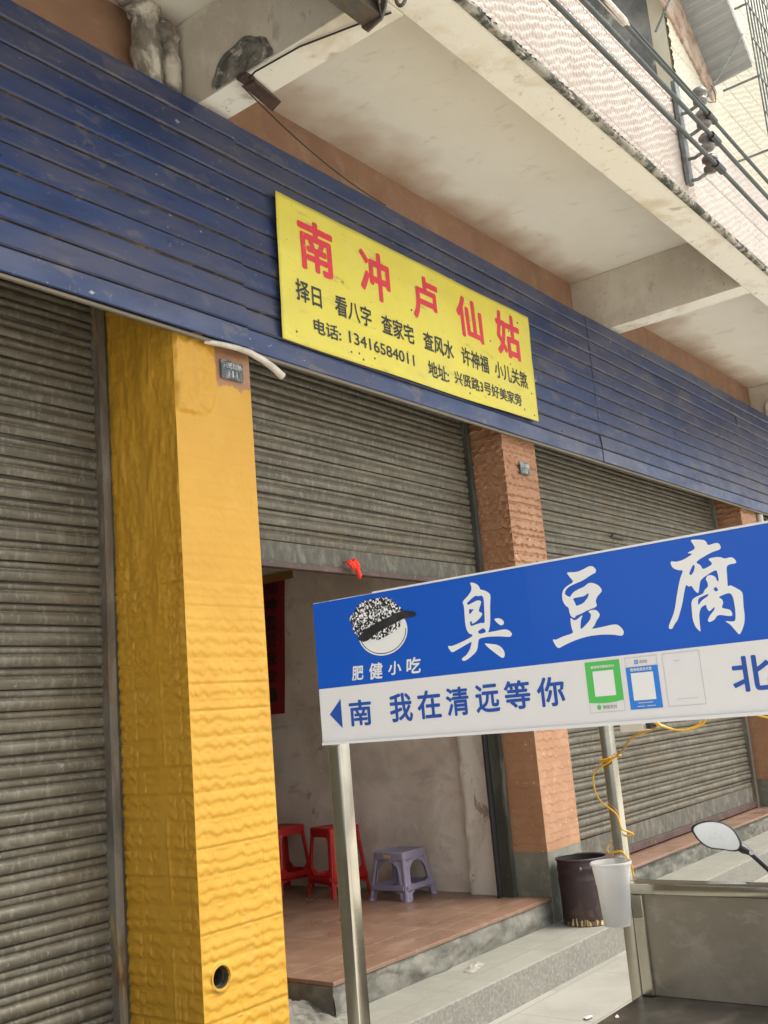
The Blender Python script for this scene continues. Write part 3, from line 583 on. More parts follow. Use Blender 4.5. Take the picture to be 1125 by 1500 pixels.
# ------------------------------------------------------------------ insulator rack and cables
kx = 5.783
rk = thing('insulator_rack', (kx,1.868,4.40), 'grey steel wall rack carrying four porcelain insulators and black cables', 'insulator rack')
t = MB(); t.box(kx-.036, kx+.036, 1.838, 1.866, 4.395, 5.08); obj('back_plate', t, m_brk, rk, bevel=.004)
IZ = (4.475, 4.616, 4.768, 4.92); CY = 1.715
for i, z_ in enumerate(IZ):
    t = MB(); t.tube([(kx,1.845,z_-.058),(kx,1.80,z_-.066),(kx,CY+.03,z_-.05),(kx,CY,z_-.045),(kx,CY,z_+.05)], .011, 8)
    obj('arm', t, m_brk, rk, smooth=True)
    t = MB(); t.lathe([(r_*1.3, h_*1.3) for r_, h_ in ((.0,-.042),(.024,-.040),(.034,-.030),(.034,-.018),(.022,-.008),(.022,.004),(.036,.014),(.036,.026),(.026,.038),(.0,.042))], (kx,CY,z_), seg=20)
    obj('insulator', t, m_por if i else m_pord, rk, smooth=True, ang=50)
def catenary(p, q, sag, n=24):
    p = Vector(p); q = Vector(q); return [p.lerp(q, i/n)-Vector((0,0,sag*4*(i/n)*(1-i/n))) for i in range(n+1)]
labs = ['lowest black cable running along the pink tiled parapet to the rack', 'middle black cable of three running along the pink tiled parapet', 'topmost black cable of three along the parapet, joined by a pale sleeve']
for i, zc in enumerate((4.437, 4.624, 4.765)):
    t = MB(); y_ = CY-.044; r_ = .0135 if i < 2 else .012
    pts = catenary((-3, y_, zc+.03), (kx, y_, zc), .03)+catenary((kx, y_, zc), (16, y_-.05, zc-.03), .06)[1:]
    t.tube(pts, r_, 8)
    if i == 2: t.tube(catenary((3.3, y_-.012, zc+.045),(kx, y_-.012, zc+.012), .02), .006, 6)
    o = obj('power_cable', t, m_cable, smooth=True, loc=(kx, y_, zc)); tag(o, labs[i], 'cable', 'cables along the parapet')
    t = MB(); t.tube([(kx-.05, y_, zc), (kx+.07, y_, zc)], r_*1.8, 8); obj('binding_wire', t, m_rub, o, smooth=True)
    if i == 2:
        t = MB(); t.tube([(3.47,y_,zc+.002),(3.56,y_,zc),(4.58,y_,zc-.002),(4.63,y_,zc-.002)], [.012,.021,.021,.012], 10); obj('splice_sleeve', t, m_pvc, o, smooth=True)
t = MB(); t.tube([(6.10,1.86,5.15),(6.18,1.77,5.09),(6.26,1.76,5.13),(6.28,1.76,5.19),(6.25,1.77,5.25)], .004, 6); t.tube([(6.26,1.76,5.26),(6.32,1.74,5.31)], .004, 5)
tag(obj('loose_wire', t, m_tbar, loc=(6.18,1.78,5.09)), 'short thin red brown wire curling loose beside the insulator rack', 'wire')
# ------------------------------------------------------------------ under the overhang: steel channel, ring, strip, thin wires
gd = thing('steel_channel', (2.6,1.95,4.0), 'dark steel channel with bolted end plate hanging below the first ceiling beam', 'steel channel')
t = MB(); t.box(1.2, 2.80, 1.93, 1.936, 3.965, 4.07); t.box(1.2, 2.80, 2.02, 2.026, 3.965, 4.07); t.box(1.2, 2.80, 1.936, 2.02, 3.965, 3.973); t.box(1.2, 2.78, 1.936, 2.02, 4.02, 4.078)
obj('channel', t, m_steel, gd, bevel=.002)
t = MB(); t.prism([(2.802,2.035,4.075),(2.802,1.885,4.075),(2.802,1.905,4.00),(2.802,1.93,3.955),(2.802,2.01,3.935),(2.802,2.035,3.965)], (.012,0,0)); ep = obj('end_plate', t, m_steel, gd, bevel=.002)
t = MB(); t.prism([(2.78,1.93,4.07),(2.70,1.87,4.07),(2.72,1.885,3.98),(2.80,1.93,3.96)], (0,-.006,0)); obj('gusset', t, m_steel, gd, bevel=.001)
for (y_, z_) in ((2.015,4.05),(2.015,3.985),(1.915,4.055),(1.935,4.03),(1.945,3.985)):
    t = MB(); t.lathe([(.0,.012),(.007,.010),(.009,.004),(.009,0)], (2.802,y_,z_), (-1,0,0), 10); obj('bolt', t, m_bolt, gd, smooth=True)
t = MB(); ring = [(2.80, 1.835+.024*math.cos(a_*2*math.pi/20), 3.99+.040*math.sin(a_*2*math.pi/20)) for a_ in range(21)]
t.tube(ring, .008, 8); t.tube([(2.80,1.835,4.03),(2.80,1.835,4.08)], .006, 6)
gd.location = (2.838,2.116,4.22)
cl_ = obj('chain_link', t, m_steel, smooth=True, loc=(2.80,1.835,4.08)); cl_.location = (3.038,1.991,4.306)
tag(cl_, 'single oval steel chain link hanging beside the bolted channel', 'chain link')
t = MB(); t.hexa([(2.84,2.695,4.052),(3.07,2.735,4.050),(3.045,2.655,4.050),(2.845,2.628,4.052)], [(2.84,2.695,4.072),(3.07,2.735,4.060),(3.045,2.655,4.060),(2.845,2.628,4.072)])
t.box(2.79, 2.85, 2.63, 2.69, 4.062, 4.079)
ms_ = obj('metal_strip', t, m_tbar, loc=(2.84,2.66,4.07), bevel=.002); ms_.location = (3.08,2.886,4.296)
tag(ms_, 'dark flat metal strip jutting from the cement patch on the beam', 'metal strip')
t = MB(); t.tube([(3.06,2.865,4.286),(3.055,2.82,4.296),(3.07,2.56,4.298),(3.145,2.235,4.296),(3.18,2.14,4.30)], .0045, 6)
tag(obj('cable', t, m_rub, smooth=True, loc=(3.07,2.56,4.298)), 'thin black cable stapled along the white underside of the beam', 'cable')
t = MB(); t.tube(catenary((3.07,2.92,4.28),(4.43,3.15,4.276), .05, 16), .0035, 6)
tag(obj('drooping_wire', t, m_rub, smooth=True, loc=(3.07,2.92,4.28)), 'thin dark wire drooping from the beam down behind the blue fascia', 'wire')
# ------------------------------------------------------------------ yellow banner sign
YB_ = 3.115
sg = thing('shop_banner', (4.68,YB_,3.23), 'yellow vinyl shop sign with red and black Chinese lettering on the blue fascia', 'sign')
def bw(x, z): return (fbm(np.asarray(x)*1.6, np.asarray(z)*2.5, 5, 3)-.45)*.018
cor = {'tl':(1.1095*3.115,.826*3.115+GZ),'tr':(1.900*3.115,.825*3.115+GZ),'br':(1.893*3.115,.587*3.115+GZ),'bl':(1.105*3.115,.579*3.115+GZ)}
s_, t_ = np.meshgrid(np.linspace(0, 1, 90), np.linspace(0, 1, 34))
def lerp2(i): return (cor['bl'][i]*(1-s_)+cor['br'][i]*s_)*(1-t_)+(cor['tl'][i]*(1-s_)+cor['tr'][i]*s_)*t_
X = lerp2(0); Z = lerp2(1); Z = Z-.006*np.sin(s_*math.pi)*(1-t_)+(t_ > .99)*.004*(vnoise(s_*9, t_, 3)-.5)
t = MB(); t.sheet(X, YB_+bw(X, Z), Z); fold = obj('banner', t, m_ban, sg, smooth=True, ang=80)
sol = fold.modifiers.new('thickness', 'SOLIDIFY'); sol.thickness = .0015; sol.offset = -1
def banner_text(items, mat, name, bold):
  for (s, x0, x1, z0, z1) in items:
    me = text_mesh(s, x0, x1, z0, z1, bold)
    n = len(me.vertices); co = np.empty(n*3); me.vertices.foreach_get('co', co); co = co.reshape(-1, 3)
    out = np.stack([co[:,0], YB_+bw(co[:,0], co[:,1])-.0035-co[:,2], co[:,1]], 1); me.vertices.foreach_set('co', out.ravel()); me.update()
    # subdivide-free: letters are small against the wave of the cloth
    link_mesh(name, me, mat, sg)
kk = 3.115/3.12; zf = lambda z: z*kk+GZ
R1 = [('南',3.609,3.878,2.219,2.504),('冲',4.092,4.359,2.216,2.503),('卢',4.564,4.834,2.210,2.499),('仙',5.020,5.311,2.222,2.496),('姑',5.481,5.776,2.212,2.52)]
banner_text([(s, a_*kk, b_*kk, zf(c_), zf(d_)) for s, a_, b_, c_, d_ in R1], m_redt, 'lettering', .030)
R2 = [('择日',3.563,3.755),('看八字',3.857,4.158),('查家宅',4.247,4.544),('查风水',4.635,4.941),('许神福',5.024,5.334),('小儿关煞',5.406,5.816)]
it = [(s, a_*kk, b_*kk, zf(2.035), zf(2.150)) for s, a_, b_ in R2]
it += [('电话:',3.681*kk,3.89*kk,zf(1.893),zf(1.973)),('13416584011',3.952*kk,4.524*kk,zf(1.905),zf(1.972)),('地址:',4.655*kk,4.87*kk,zf(1.880),zf(1.976)),('兴贤路3号好美家旁',4.931*kk,5.703*kk,zf(1.893),zf(1.977))]
banner_text(it, m_blkt, 'lettering', .022)
t = MB(); rng = random.Random(4)
for i in range(16):
    x = rng.uniform(3.5, 5.85); z_ = rng.choice([rng.uniform(3.24, 3.3), rng.uniform(3.86, 3.96), rng.uniform(3.3, 3.9)])
    t = MB(); t.lathe([(0,.004),(.006,.003),(.007,0)], (x, YB_+float(bw(x, z_))-.001, z_), (0,-1,0), 8); obj('nail', t, m_steel, sg)
# ------------------------------------------------------------------ house number plates
def plate(x0, x1, z0, z1, y, top, num, label):
    p = thing('house_number_plate', ((x0+x1)/2, y, z0), label, 'number plate')
    t = MB(); t.box(x0, x1, y, y+.008, z0, z1); obj('plate', t, m_pdark, p, bevel=.002)
    w_ = x1-x0; h = z1-z0
    place_plane('lettering', text_mesh(top, x0+.08*w_, x1-.08*w_, z0+h*.58, z0+h*.90, .01), m_pltx, p, (0,y-.001,0), (1,0,0), (0,0,1))
    place_plane('numerals', text_mesh(num, x0+.3*w_, x1-.28*w_, z0+h*.12, z0+h*.48, .03), m_pltx, p, (0,y-.001,0), (1,0,0), (0,0,1)); return p
plate(3.10, 3.235, 2.965, 3.052, 3.186, '兴贤南路', '111', 'small worn blue number plate on the bare top of the yellow column')
plate(5.705, 5.825, 2.875, 2.955, 3.183, '兴贤南路', '113', 'small faded dark number plate on the terracotta tiled column')
t = MB(); pts = [(2.98,3.165,3.098),(3.06,3.14,3.096),(3.14,3.115,3.088),(3.20,3.10,3.077),(3.27,3.09,3.055),(3.33,3.085,3.030),(3.385,3.08,2.998)]
pts = [Vector(p) for p in pts]; sm = []
for i in range(len(pts)-1):
    for j in range(4): sm.append(pts[i].lerp(pts[i+1], j/4))
sm.append(pts[-1]); t.tube(sm, [.011+.0075*i/len(sm) for i in range(len(sm))], 14, cap=False); t.tube(sm[-3:], .0125, 12, cap=False)
pst = obj('plastic_pipe', t, m_pvc, smooth=True, loc=(2.98,3.165,3.098)); tag(pst, 'short bent off white plastic pipe poking out below the blue fascia', 'pipe')
# red cloth knot -------------------------------------------------------------
t = MB(); rng = random.Random(8); kc = Vector((4.185,3.418,2.226))
for i in range(7):
    a_ = i*2*math.pi/7+.3; L = rng.uniform(.022,.042); pts = []
    for j in range(7):
        s = j/6; pts.append(kc+Vector((math.cos(a_)*L*math.sin(s*math.pi*.8), -.012-.012*math.sin(s*3), math.sin(a_)*L*.8*s-.02*s*s)))
    t.tube(pts, [.006,.010,.012,.013,.013,.011,.006], 8)
t.tube([kc+Vector((.01,-.01,0)), kc+Vector((.03,-.02,-.03)), kc+Vector((.045,-.02,-.07)), kc+Vector((.05,-.018,-.085))], [.008,.012,.015,.006], 8)
t.lathe([(0,-.014),(.012,-.008),(.015,.0),(.012,.008),(0,.014)], kc+Vector((0,-.02,0)), seg=10)
t.tube([kc+Vector((0,-.02,0)), kc+Vector((0,.04,.012))], .005, 6)
tag(obj('cloth_knot', t, m_cloth, smooth=True, loc=kc), 'bright red cloth knot tied to the raised shutter edge', 'cloth')
# couplet scroll --------------------------------------------------------------
sc = thing('couplet_scroll', (5.575,5.30,1.5), 'long red paper couplet with black characters hung inside the shop', 'scroll')
u, v = np.meshgrid(np.linspace(5.185, 5.44, 10), np.linspace(1.50, 2.52, 40))
t = MB(); t.sheet(5.574-.004*np.abs(np.sin(v*3.1+u*5)), u+(2.5-v)*.09, v); pp_ = obj('paper', t, m_sred, sc, smooth=True)
t = MB(); t.box(5.565, 5.568, 5.10, 5.46, 2.47, 2.53); obj('tape', t, m_tape, sc)
for i, ch in enumerate('仙神显灵保安福'): place_plane('character', text_mesh(ch, -5.385-(i*.132+.12)*.09, -5.255-(i*.132+.12)*.09, 2.38-i*.132, 2.38-i*.132+.105, .02), m_blk, sc, (5.566,0,0), (0,-1,0), (0,0,1))
# ------------------------------------------------------------------ stools
def side_panel(w0, w1, h, loops, th, mapf):
    """a flat moulded side with openings: filled outline with holes, thickened"""
    me = poly_mesh(loops, smooth=1); bm = bmesh.new(); bm.from_mesh(me); bpy.data.meshes.remove(me)
    bmesh.ops.remove_doubles(bm, verts=bm.verts, dist=1e-6)
    r = bmesh.ops.extrude_face_region(bm, geom=list(bm.faces)); bmesh.ops.translate(bm, verts=[g_ for g_ in r['geom'] if isinstance(g_, bmesh.types.BMVert)], vec=(0,0,th))
    for v in bm.verts: v.co = mapf(v.co)
    return bm
def arch(cx, hw, z0, z1, n=12):
    r = hw*.92; P = [(cx-hw, z0), (cx+hw, z0)]
    for i in range(n+1): a_ = math.pi*i/n; P.append((cx+r*math.cos(a_), z1-r+r*math.sin(a_) if r < (z1-z0) else z0+(z1-z0)*math.sin(a_)))
    return P
def make_stool(kind, label, loc, group):
    o = thing('plastic_stool', loc, label, 'stool', group)
    if kind == 'low': H, b, tp, mat = .285, .155, .118, m_pur
    else: H, b, tp, mat = .43, .157, .118, m_red
    bm_all = bmesh.new()
    for k in range(4):
        a_ = k*math.pi/2
        if kind == 'low':
            lo = [[(-b,0),(-b+.055,0),(-b+.062,.055),(b-.062,.055),(b-.055,0),(b,0),(tp,H-.006),(-tp,H-.006)], arch(0, .094, .092, .228)]
        else:
            lo = [[(-b,0),(-b+.032,0),(-b+.034,.082),(b-.034,.082),(b-.032,0),(b,0),(tp,H-.006),(-tp,H-.006)], [(-.108,.134),(.108,.134),(.090,H-.078),(.078,H-.058),(-.078,H-.058),(-.090,H-.078)]]
        def mapf(c, a_=a_):
            z = c.y; q = b+(tp-b)*z/H; x = c.x; d = q-c.z
            # rounded corners: pull the ends of each side in
            e = abs(x)/max(q,1e-6); d -= .018*max(0, (e-.82)/.18)**2
            x *= 1-.02*max(0, (e-.82)/.18)
            return Vector((x*math.cos(a_)-(-d)*math.sin(a_)*1.0, x*math.sin(a_)+(-d)*math.cos(a_), z))
        bm = side_panel(b, tp, H, lo, .007, mapf); me = bpy.data.meshes.new('x'); bm.to_mesh(me); bm.free(); bm_all.from_mesh(me); bpy.data.meshes.remove(me)
    me = bpy.data.meshes.new('legs'); bmesh.ops.recalc_face_normals(bm_all, faces=bm_all.faces); bm_all.to_mesh(me); bm_all.free()
    me.transform(Matrix.Translation(loc)); fr = link_mesh('leg_frame', me, mat, o)
    t = MB(); l = Vector(loc)
    def ring(hw, z, r):
        P = []
        for (sx_, sy_, a0) in ((1,1,0),(-1,1,90),(-1,-1,180),(1,-1,270)):
            for q in range(5): a_ = R_(a0+q*22.5); P.append((l.x+sx_*(hw-r)+r*math.cos(a_), l.y+sy_*(hw-r)+r*math.sin(a_), l.z+z))
        return P
    rs = [ring(tp+.006, H-.045, .022), ring(tp+.006, H-.006, .024), ring(tp, H, .024), ring(tp-.02, H, .02), ring(tp-.026, H-.004, .02), ring(.02, H-.004, .018)]
    n = 20; vs = [p for r_ in rs for p in r_]; fs = [(i*n+k, i*n+(k+1)%n, (i+1)*n+(k+1)%n, (i+1)*n+k) for i in range(len(rs)-1) for k in range(n)]
    fs.append(tuple(range((len(rs)-1)*n, len(rs)*n))); t.add(vs, fs); obj('seat', t, mat, o, smooth=True, ang=40)
    t = MB(); zz = .088 if kind == 'low' else .128; hw = b+(tp-b)*zz/H-.006
    for sg_ in (-1, 1): t.box(l.x-hw, l.x+hw, l.y+sg_*hw-.012, l.y+sg_*hw+.012, l.z+zz-.030, l.z+zz); t.box(l.x+sg_*hw-.012, l.x+sg_*hw+.012, l.y-hw+.014, l.y+hw-.014, l.z+zz-.029, l.z+zz-.001)
    obj('stretcher', t, mat, o, bevel=.003)
    for sx_ in (-1, 1):
        for sy_ in (-1, 1):
            t = MB(); q = b-(.018 if kind == 'low' else .011); t.tube([(l.x+sx_*q, l.y+sy_*q, l.z), (l.x+sx_*(q+(tp-b)*.5), l.y+sy_*(q+(tp-b)*.5), l.z+H*.5), (l.x+sx_*(q+(tp-b)*.95), l.y+sy_*(q+(tp-b)*.95), l.z+H*.95)], [.020,.016,.014] if kind == 'low' else [.0085,.0085,.0085], 10)
            if kind == 'low': t.lathe([(.0,.012),(.026,.011),(.029,.004),(.029,0),(0,0)], (l.x+sx_*q, l.y+sy_*q, l.z), seg=14)
            obj('leg', t, mat, o, smooth=True)
    return o
st1 = make_stool('low', 'low grey lilac plastic stool with arched sides on the terracotta floor', (5.375,4.175,.30), None)
t = MB(); t.box(5.2515, 5.2545, 4.145, 4.215, .30+.247, .30+.272); lb = obj('sticker', t, m_lab, st1)
t = MB(); t.box(5.2500, 5.2512, 4.155, 4.178, .30+.251, .30+.268); t.box(5.2500, 5.2512, 4.184, 4.208, .30+.251, .30+.268); obj('sticker_print', t, m_gold, lb)
GRP = 'red plastic stools along the shop wall'
st2 = make_stool('tall', 'tall red plastic stool standing right beside the low lilac stool', (5.387,4.717,.30), GRP); st2.rotation_euler.z = R_(-14)
st3 = copy_tree(st2); st3.location = (5.405,5.23,.30); st3.rotation_euler.z = R_(-9); st3['label'] = 'tall red plastic stool farther in, partly hidden behind the yellow column'
# ------------------------------------------------------------------ bucket, cup
bk = thing('paint_bucket', (5.605,3.02,.157), 'dark maroon metal bucket with pale paint drips on the granite step', 'bucket')
c0 = (5.605,3.02,.157)
t = MB(); t.lathe([(.0,0),(.138,0),(.141,.006),(.141,.06),(.1425,.20),(.1465,.245),(.1465,.255),(.1425,.262),(.1425,.30),(.1475,.306),(.1475,.318),(.144,.322),(.1445,.350),(.151,.354),(.152,.362),(.147,.366),(.141,.360)], c0, seg=48); obj('shell', t, m_buck, bk, smooth=True, ang=50)
t = MB(); t.lathe([(.140,.355),(.137,.05),(0,.04)], c0, seg=48); obj('lining', t, m_bucki, bk, smooth=True)
t = MB(); th = np.linspace(0, 2*math.pi, 241); zt_ = .018+.075*np.clip(fbm(np.cos(th)*9+20, np.sin(th)*9+20, 6, 4)-.32, 0, 1)*(np.sin(th*1+5.2)*.5+.6)
X = np.stack([c0[0]+.1425*np.cos(th)]*2, 1); Y = np.stack([c0[1]+.1425*np.sin(th)]*2, 1); Z = np.stack([c0[2]+.004+0*th, c0[2]+.004+zt_], 1)
t.sheet(X, Y, Z); obj('paint_drip', t, m_drip, bk, smooth=True)
t = MB(); t.tube([(c0[0]+.146*math.cos(a_), c0[1]+.146*math.sin(a_), c0[2]+.29) for a_ in (math.pi*.55, math.pi*.6)], .006, 6); t.tube([(c0[0]-.135,c0[1]-.06,c0[2]+.32),(c0[0]-.15,c0[1]-.066,c0[2]+.31)], .009, 8); obj('handle_lug', t, m_steel, bk)
cc = (2.19,1.108,.918)
t = MB(); t.lathe([(0,.004),(.028,.003),(.030,0),(.0305,.004),(.0365,.085),(.0380,.088),(.0385,.098),(.0430,.128),(.0455,.129),(.0460,.133),(.0440,.1345),(.0420,.130),(.0372,.098),(.0352,.084),(.0290,.006),(0,.006)], cc, seg=40)
cup = obj('plastic_cup', t, m_cup, smooth=True, ang=40, loc=cc); tag(cup, 'frosted clear plastic cup hooked on the stainless cart post', 'cup')
# ------------------------------------------------------------------ the food cart
XA, XB, Y0, Y1, WT = 1.31, 2.24, -.12, 1.15, .76
ct = thing('food_cart', (1.8,.5,0), 'stainless steel snack cart tricycle with square posts and a dark greasy worktop', 'cart')
def post(x, y, z0, z1):
    t = MB(); t.box(x, x+.027, y, y+.027, z0, z1); return obj('post', t, m_ss, ct, bevel=.003, seg=3, smooth=True, ang=20)
post(XA, 1.123, .04, 1.60); post(XA, Y0, .04, 1.60); post(XB, 1.096, .04, 1.56); post(XB, Y0, .04, 1.56)
t = MB(); t.box(XA+.028, XB-.001, 1.098, 1.120, 1.52, 1.545); t.box(XA+.028, XB-.001, Y0+.003, Y0+.024, 1.52, 1.545); t.box(XA+.003, XA+.024, Y0+.028, 1.122, 1.55, 1.575); t.box(XB+.003, XB+.024, Y0+.028, 1.095, 1.52, 1.545); obj('top_rail', t, m_ss, ct, bevel=.003)
t = MB(); t.box(XA-.02, XB+.034, Y0, 1.102, WT-.03, WT); wtp = obj('worktop', t, m_ssw, ct, bevel=.004)
t = MB(); t.box(XB+.010, XB+.022, Y0+.028, 1.0955, WT+.001, .975); pn = obj('back_panel', t, m_ssp, ct)
t = MB(); t.box(XB-.012, XB+.045, Y0+.028, 1.095, .976, 1.000); obj('rim', t, m_ss, pn, bevel=.004, seg=3, smooth=True, ang=20)
t = MB(); t.box(XB+.0, XB+.0095, 1.068, 1.0955, WT+.001, .974); obj('panel_flange', t, m_ss, pn, bevel=.002)
t = MB(); t.box(XA+.05, XB-.01, Y0+.03, 1.08, .36, WT-.031); obj('cabinet', t, m_ssp, ct, bevel=.004)
t = MB(); t.box(1.2, 3.5, .42, .46, .30, .355); t.box(1.2, 3.0, .56, .60, .30, .355); obj('chassis', t, m_steel, ct)
def wheel(x, y):
    t = MB(); t.lathe([(.235,-.04),(.262,-.032),(.275,-.012),(.275,.012),(.262,.032),(.235,.04),(.205,.032),(.205,-.032)], (x,y,.276), (0,1,0), 36, closed=True); o = obj('wheel', t, m_tyre, ct, smooth=True)
    t = MB(); t.lathe([(.206,-.03),(.19,-.02),(.05,-.028),(0,-.03)], (x,y,.276), (0,1,0), 30); t.lathe([(.206,.03),(.19,.02),(.05,.028),(0,.03)], (x,y,.276), (0,1,0), 30); obj('rim', t, m_chr, o, smooth=True)
wheel(1.75, -.20); wheel(1.75, 1.18); wheel(3.55, .50)
t = MB(); t.tube([(3.55,.42,.276),(3.45,.43,.60),(3.28,.47,.85)], .018, 10); t.tube([(3.55,.58,.276),(3.45,.57,.60),(3.28,.53,.85)], .018, 10); t.tube([(3.3,.5,.6),(3.16,.5,1.0)], .026, 10); obj('fork', t, m_steel, ct, smooth=True)
t = MB(); t.hexa([(2.95,.30,.33),(3.25,.34,.40),(3.25,.66,.40),(2.95,.70,.33)], [(3.02,.33,.78),(3.30,.36,.82),(3.30,.64,.82),(3.02,.67,.78)]); obj('leg_shield', t, m_body, ct, bevel=.03, seg=3, smooth=True)
t = MB(); t.box(2.42, 2.72, .34, .66, .60, .70); obj('saddle', t, m_vinyl, ct, bevel=.03, seg=3, smooth=True)
t = MB(); t.box(2.46, 2.68, .40, .60, .355, .60); obj('seat_base', t, m_body, ct, bevel=.02, smooth=True)
t = MB(); t.tube([(2.95,.14,.86),(3.06,.22,.90),(3.15,.40,.93),(3.15,.60,.93),(3.06,.78,.90),(2.95,.86,.86)], .013, 10); hb = obj('handlebar', t, m_steel, ct, smooth=True)
for y_ in (.14, .86):
    t = MB(); s_ = 1 if y_ > .5 else -1; t.tube([(2.96,y_,.863),(2.86,y_+.02*s_,.845)], .018, 12); obj('grip', t, m_rub, hb, smooth=True)
t = MB(); t.lathe([(0,.07),(.07,.05),(.085,.0),(.07,-.06),(0,-.07)], (3.24,.5,.90), (1,0,0), 24); obj('headlight', t, m_chr, ct, smooth=True)
# mirror head: flat teardrop facing the rider
MC = Vector((2.70,1.053,1.037)); ax_y = Vector((.27,-.96,-.02)).normalized(); ax_z = Vector((.10,.0,1)).normalized(); nrm = ax_y.cross(ax_z).normalized()
_px = [(-.063,.020),(-.050,.031),(-.025,.037),(.0,.036),(.022,.029),(.042,.013),(.053,-.008),(.056,-.024),(.050,-.035),(.034,-.038),(.010,-.034),(-.020,-.030),(-.042,-.017),(-.057,.002)]
sm = []
for i in range(len(_px)):
    p0, p1, p2, p3 = [np.array(_px[(i+k) % len(_px)]) for k in (-1, 0, 1, 2)]
    for s in (0, .33, .66): sm.append(.5*((2*p1)+(-p0+p2)*s+(2*p0-5*p1+4*p2-p3)*s*s+(-p0+3*p1-3*p2+p3)*s**3))
def mloop(scale, d): return [MC+ax_y*(p[0]*scale)+ax_z*(p[1]*scale)+nrm*d for p in sm]
t = MB(); n = len(sm); rs = [mloop(.92, .000), mloop(.95, .0045), mloop(1.02, .003), mloop(1.035, -.008), mloop(.85, -.024), mloop(.4, -.034)]
t.add([p for r_ in rs for p in r_], [(i*n+k, i*n+(k+1)%n, (i+1)*n+(k+1)%n, (i+1)*n+k) for i in range(5) for k in range(n)]+[tuple(range(5*n, 6*n))])
nk = MC+ax_y*.075+ax_z*-.042
t.tube([MC+ax_y*.045+ax_z*-.024+nrm*-.012, MC+ax_y*.060+ax_z*-.034+nrm*-.010, nk+nrm*-.008], [.012,.012,.0075], 12)
wm = obj('wing_mirror', t, m_rub, ct, smooth=True, ang=40)
t = MB(); t.add([MC+nrm*.0005]+mloop(.93, .0005), [(0, 1+k, 1+(k+1) % n) for k in range(n)]); obj('mirror_glass', t, m_mir, wm)
t = MB(); t.lathe([(0,-.012),(.006,-.012),(.006,.012),(0,.012)], nk+nrm*-.008+ax_y*.004, nrm, 10); obj('pivot_bolt', t, m_chr, wm)
p1 = nk+nrm*-.008; p3 = Vector((2.72,.905,.918)); t = MB(); t.tube([p1, p1.lerp(p3, .5), p3, (2.80,.87,.87), (2.93,.83,.855)], [.0075,.0078,.008,.008,.008], 12); obj('mirror_stalk', t, m_rub, wm, smooth=True)
# ------------------------------------------------------------------ the sign on the cart
SX = 1.30
sb = thing('snack_sign', (SX,.65,1.375), 'blue and white snack sign with white brush characters mounted on the cart posts', 'sign')
t = MB(); t.box(SX+.0005, SX+.009, .17, 1.150, 1.378, 1.608); obj('board', t, m_edge, sb)
t = MB(); t.box(SX-.001, SX+.0004, .17, 1.1495, 1.4645, 1.6065); obj('blue_panel', t, m_sblue, sb)
t = MB(); t.box(SX-.001, SX+.0004, .17, 1.1490, 1.378, 1.4644); obj('white_panel', t, m_swhite, sb)
t = MB(); t.box(SX-.002, SX+.010, .17, 1.02, 1.6066, 1.6095); obj('top_edging', t, m_swhite, sb)
t = MB(); t.box(SX-.004, SX+.012, .17, 1.148, 1.3735, 1.3779); obj('bottom_edging', t, m_swhite, sb)
Rm = np.array([[_r2.x,_r2.y,_r2.z],[-_u2.x,-_u2.y,-_u2.z],[_f.x,_f.y,_f.z]])
def on_sign(px, py):
    """survey: where a sight line through the photograph meets the sign's plane"""
    d = Rm.T @ np.array([(px-562.5)/1505.67, (py-750)/1505.67, 1]); d = d*(SX/d[0]); return (-d[1], d[2])
def glyph(loops, ox, oy, k): return poly_mesh([[on_sign(ox+x/k, oy+y/k) for x, y in lp] for lp in loops], 2)
G1 = [[(430,115),(470,118),(520,140),(548,180),(552,205),(600,212),(650,235),(682,265),(686,300),(680,420),(683,560),(680,660),(660,740),(655,748),(760,728),(850,708),(900,712),(940,735),(962,770),(945,800),(905,805),(800,797),(650,802),(540,825),(530,870),(522,950),(500,1000),(430,1065),(370,1105),(335,1108),(320,1085),(335,1068),(380,1035),(420,975),(445,895),(447,862),(330,930),(205,1003),(180,985),(150,940),(148,918),(200,922),(330,865),(455,800),(458,775),(415,765),(385,720),(365,640),(357,520),(350,415),(332,370),(345,340),(400,285),(440,225),(447,180),(428,125)],
 [(382,378),(490,280),(530,290),(578,278),(600,320),(608,480),(615,635),(570,625),(520,640),(435,672),(420,612),(455,605),(445,640),(490,625),(560,560),(588,505),(530,480),(570,370),(560,345),(520,340),(460,370),(400,402)],
 [(412,448),(440,458),(478,450),(418,530)], [(520,735),(600,685),(635,745),(548,770)],
 [(735,575),(780,565),(830,580),(858,615),(850,650),(815,660),(775,630),(740,595)],
 [(607,885),(650,890),(760,900),(820,930),(860,985),(868,1040),(850,1072),(820,1065),(740,1005),(650,935)]]
G2 = [[(265,165),(290,160),(400,155),(480,120),(550,80),(600,82),(640,125),(635,165),(580,190),(470,265),(370,305),(290,345),(250,390),(242,440),(300,472),(310,470),(350,410),(420,370),(490,340),(540,295),(600,292),(670,325),(712,375),(710,405),(650,470),(632,530),(652,575),(630,605),(540,635),(440,690),(380,710),(370,740),(320,720),(300,660),(292,610),(250,580),(215,520),(207,440),(225,375),(280,325),(358,282),(300,215)],
 [(342,490),(400,478),(490,462),(548,415),(540,470),(480,550),(385,590),(375,550)],
 [(315,730),(370,778),(475,690),(445,770),(440,890),(500,835),(565,760),(578,690),(535,655),(580,635),(640,635),(680,675),(687,710),(640,780),(620,835),(575,880),(700,855),(850,820),(910,820),(960,860),(993,910),(985,950),(955,965),(870,950),(720,947),(560,965),(400,1010),(260,1070),(165,1125),(130,1095),(90,1020),(95,1008),(130,1015),(220,970),(355,930),(330,870),(315,790)]]
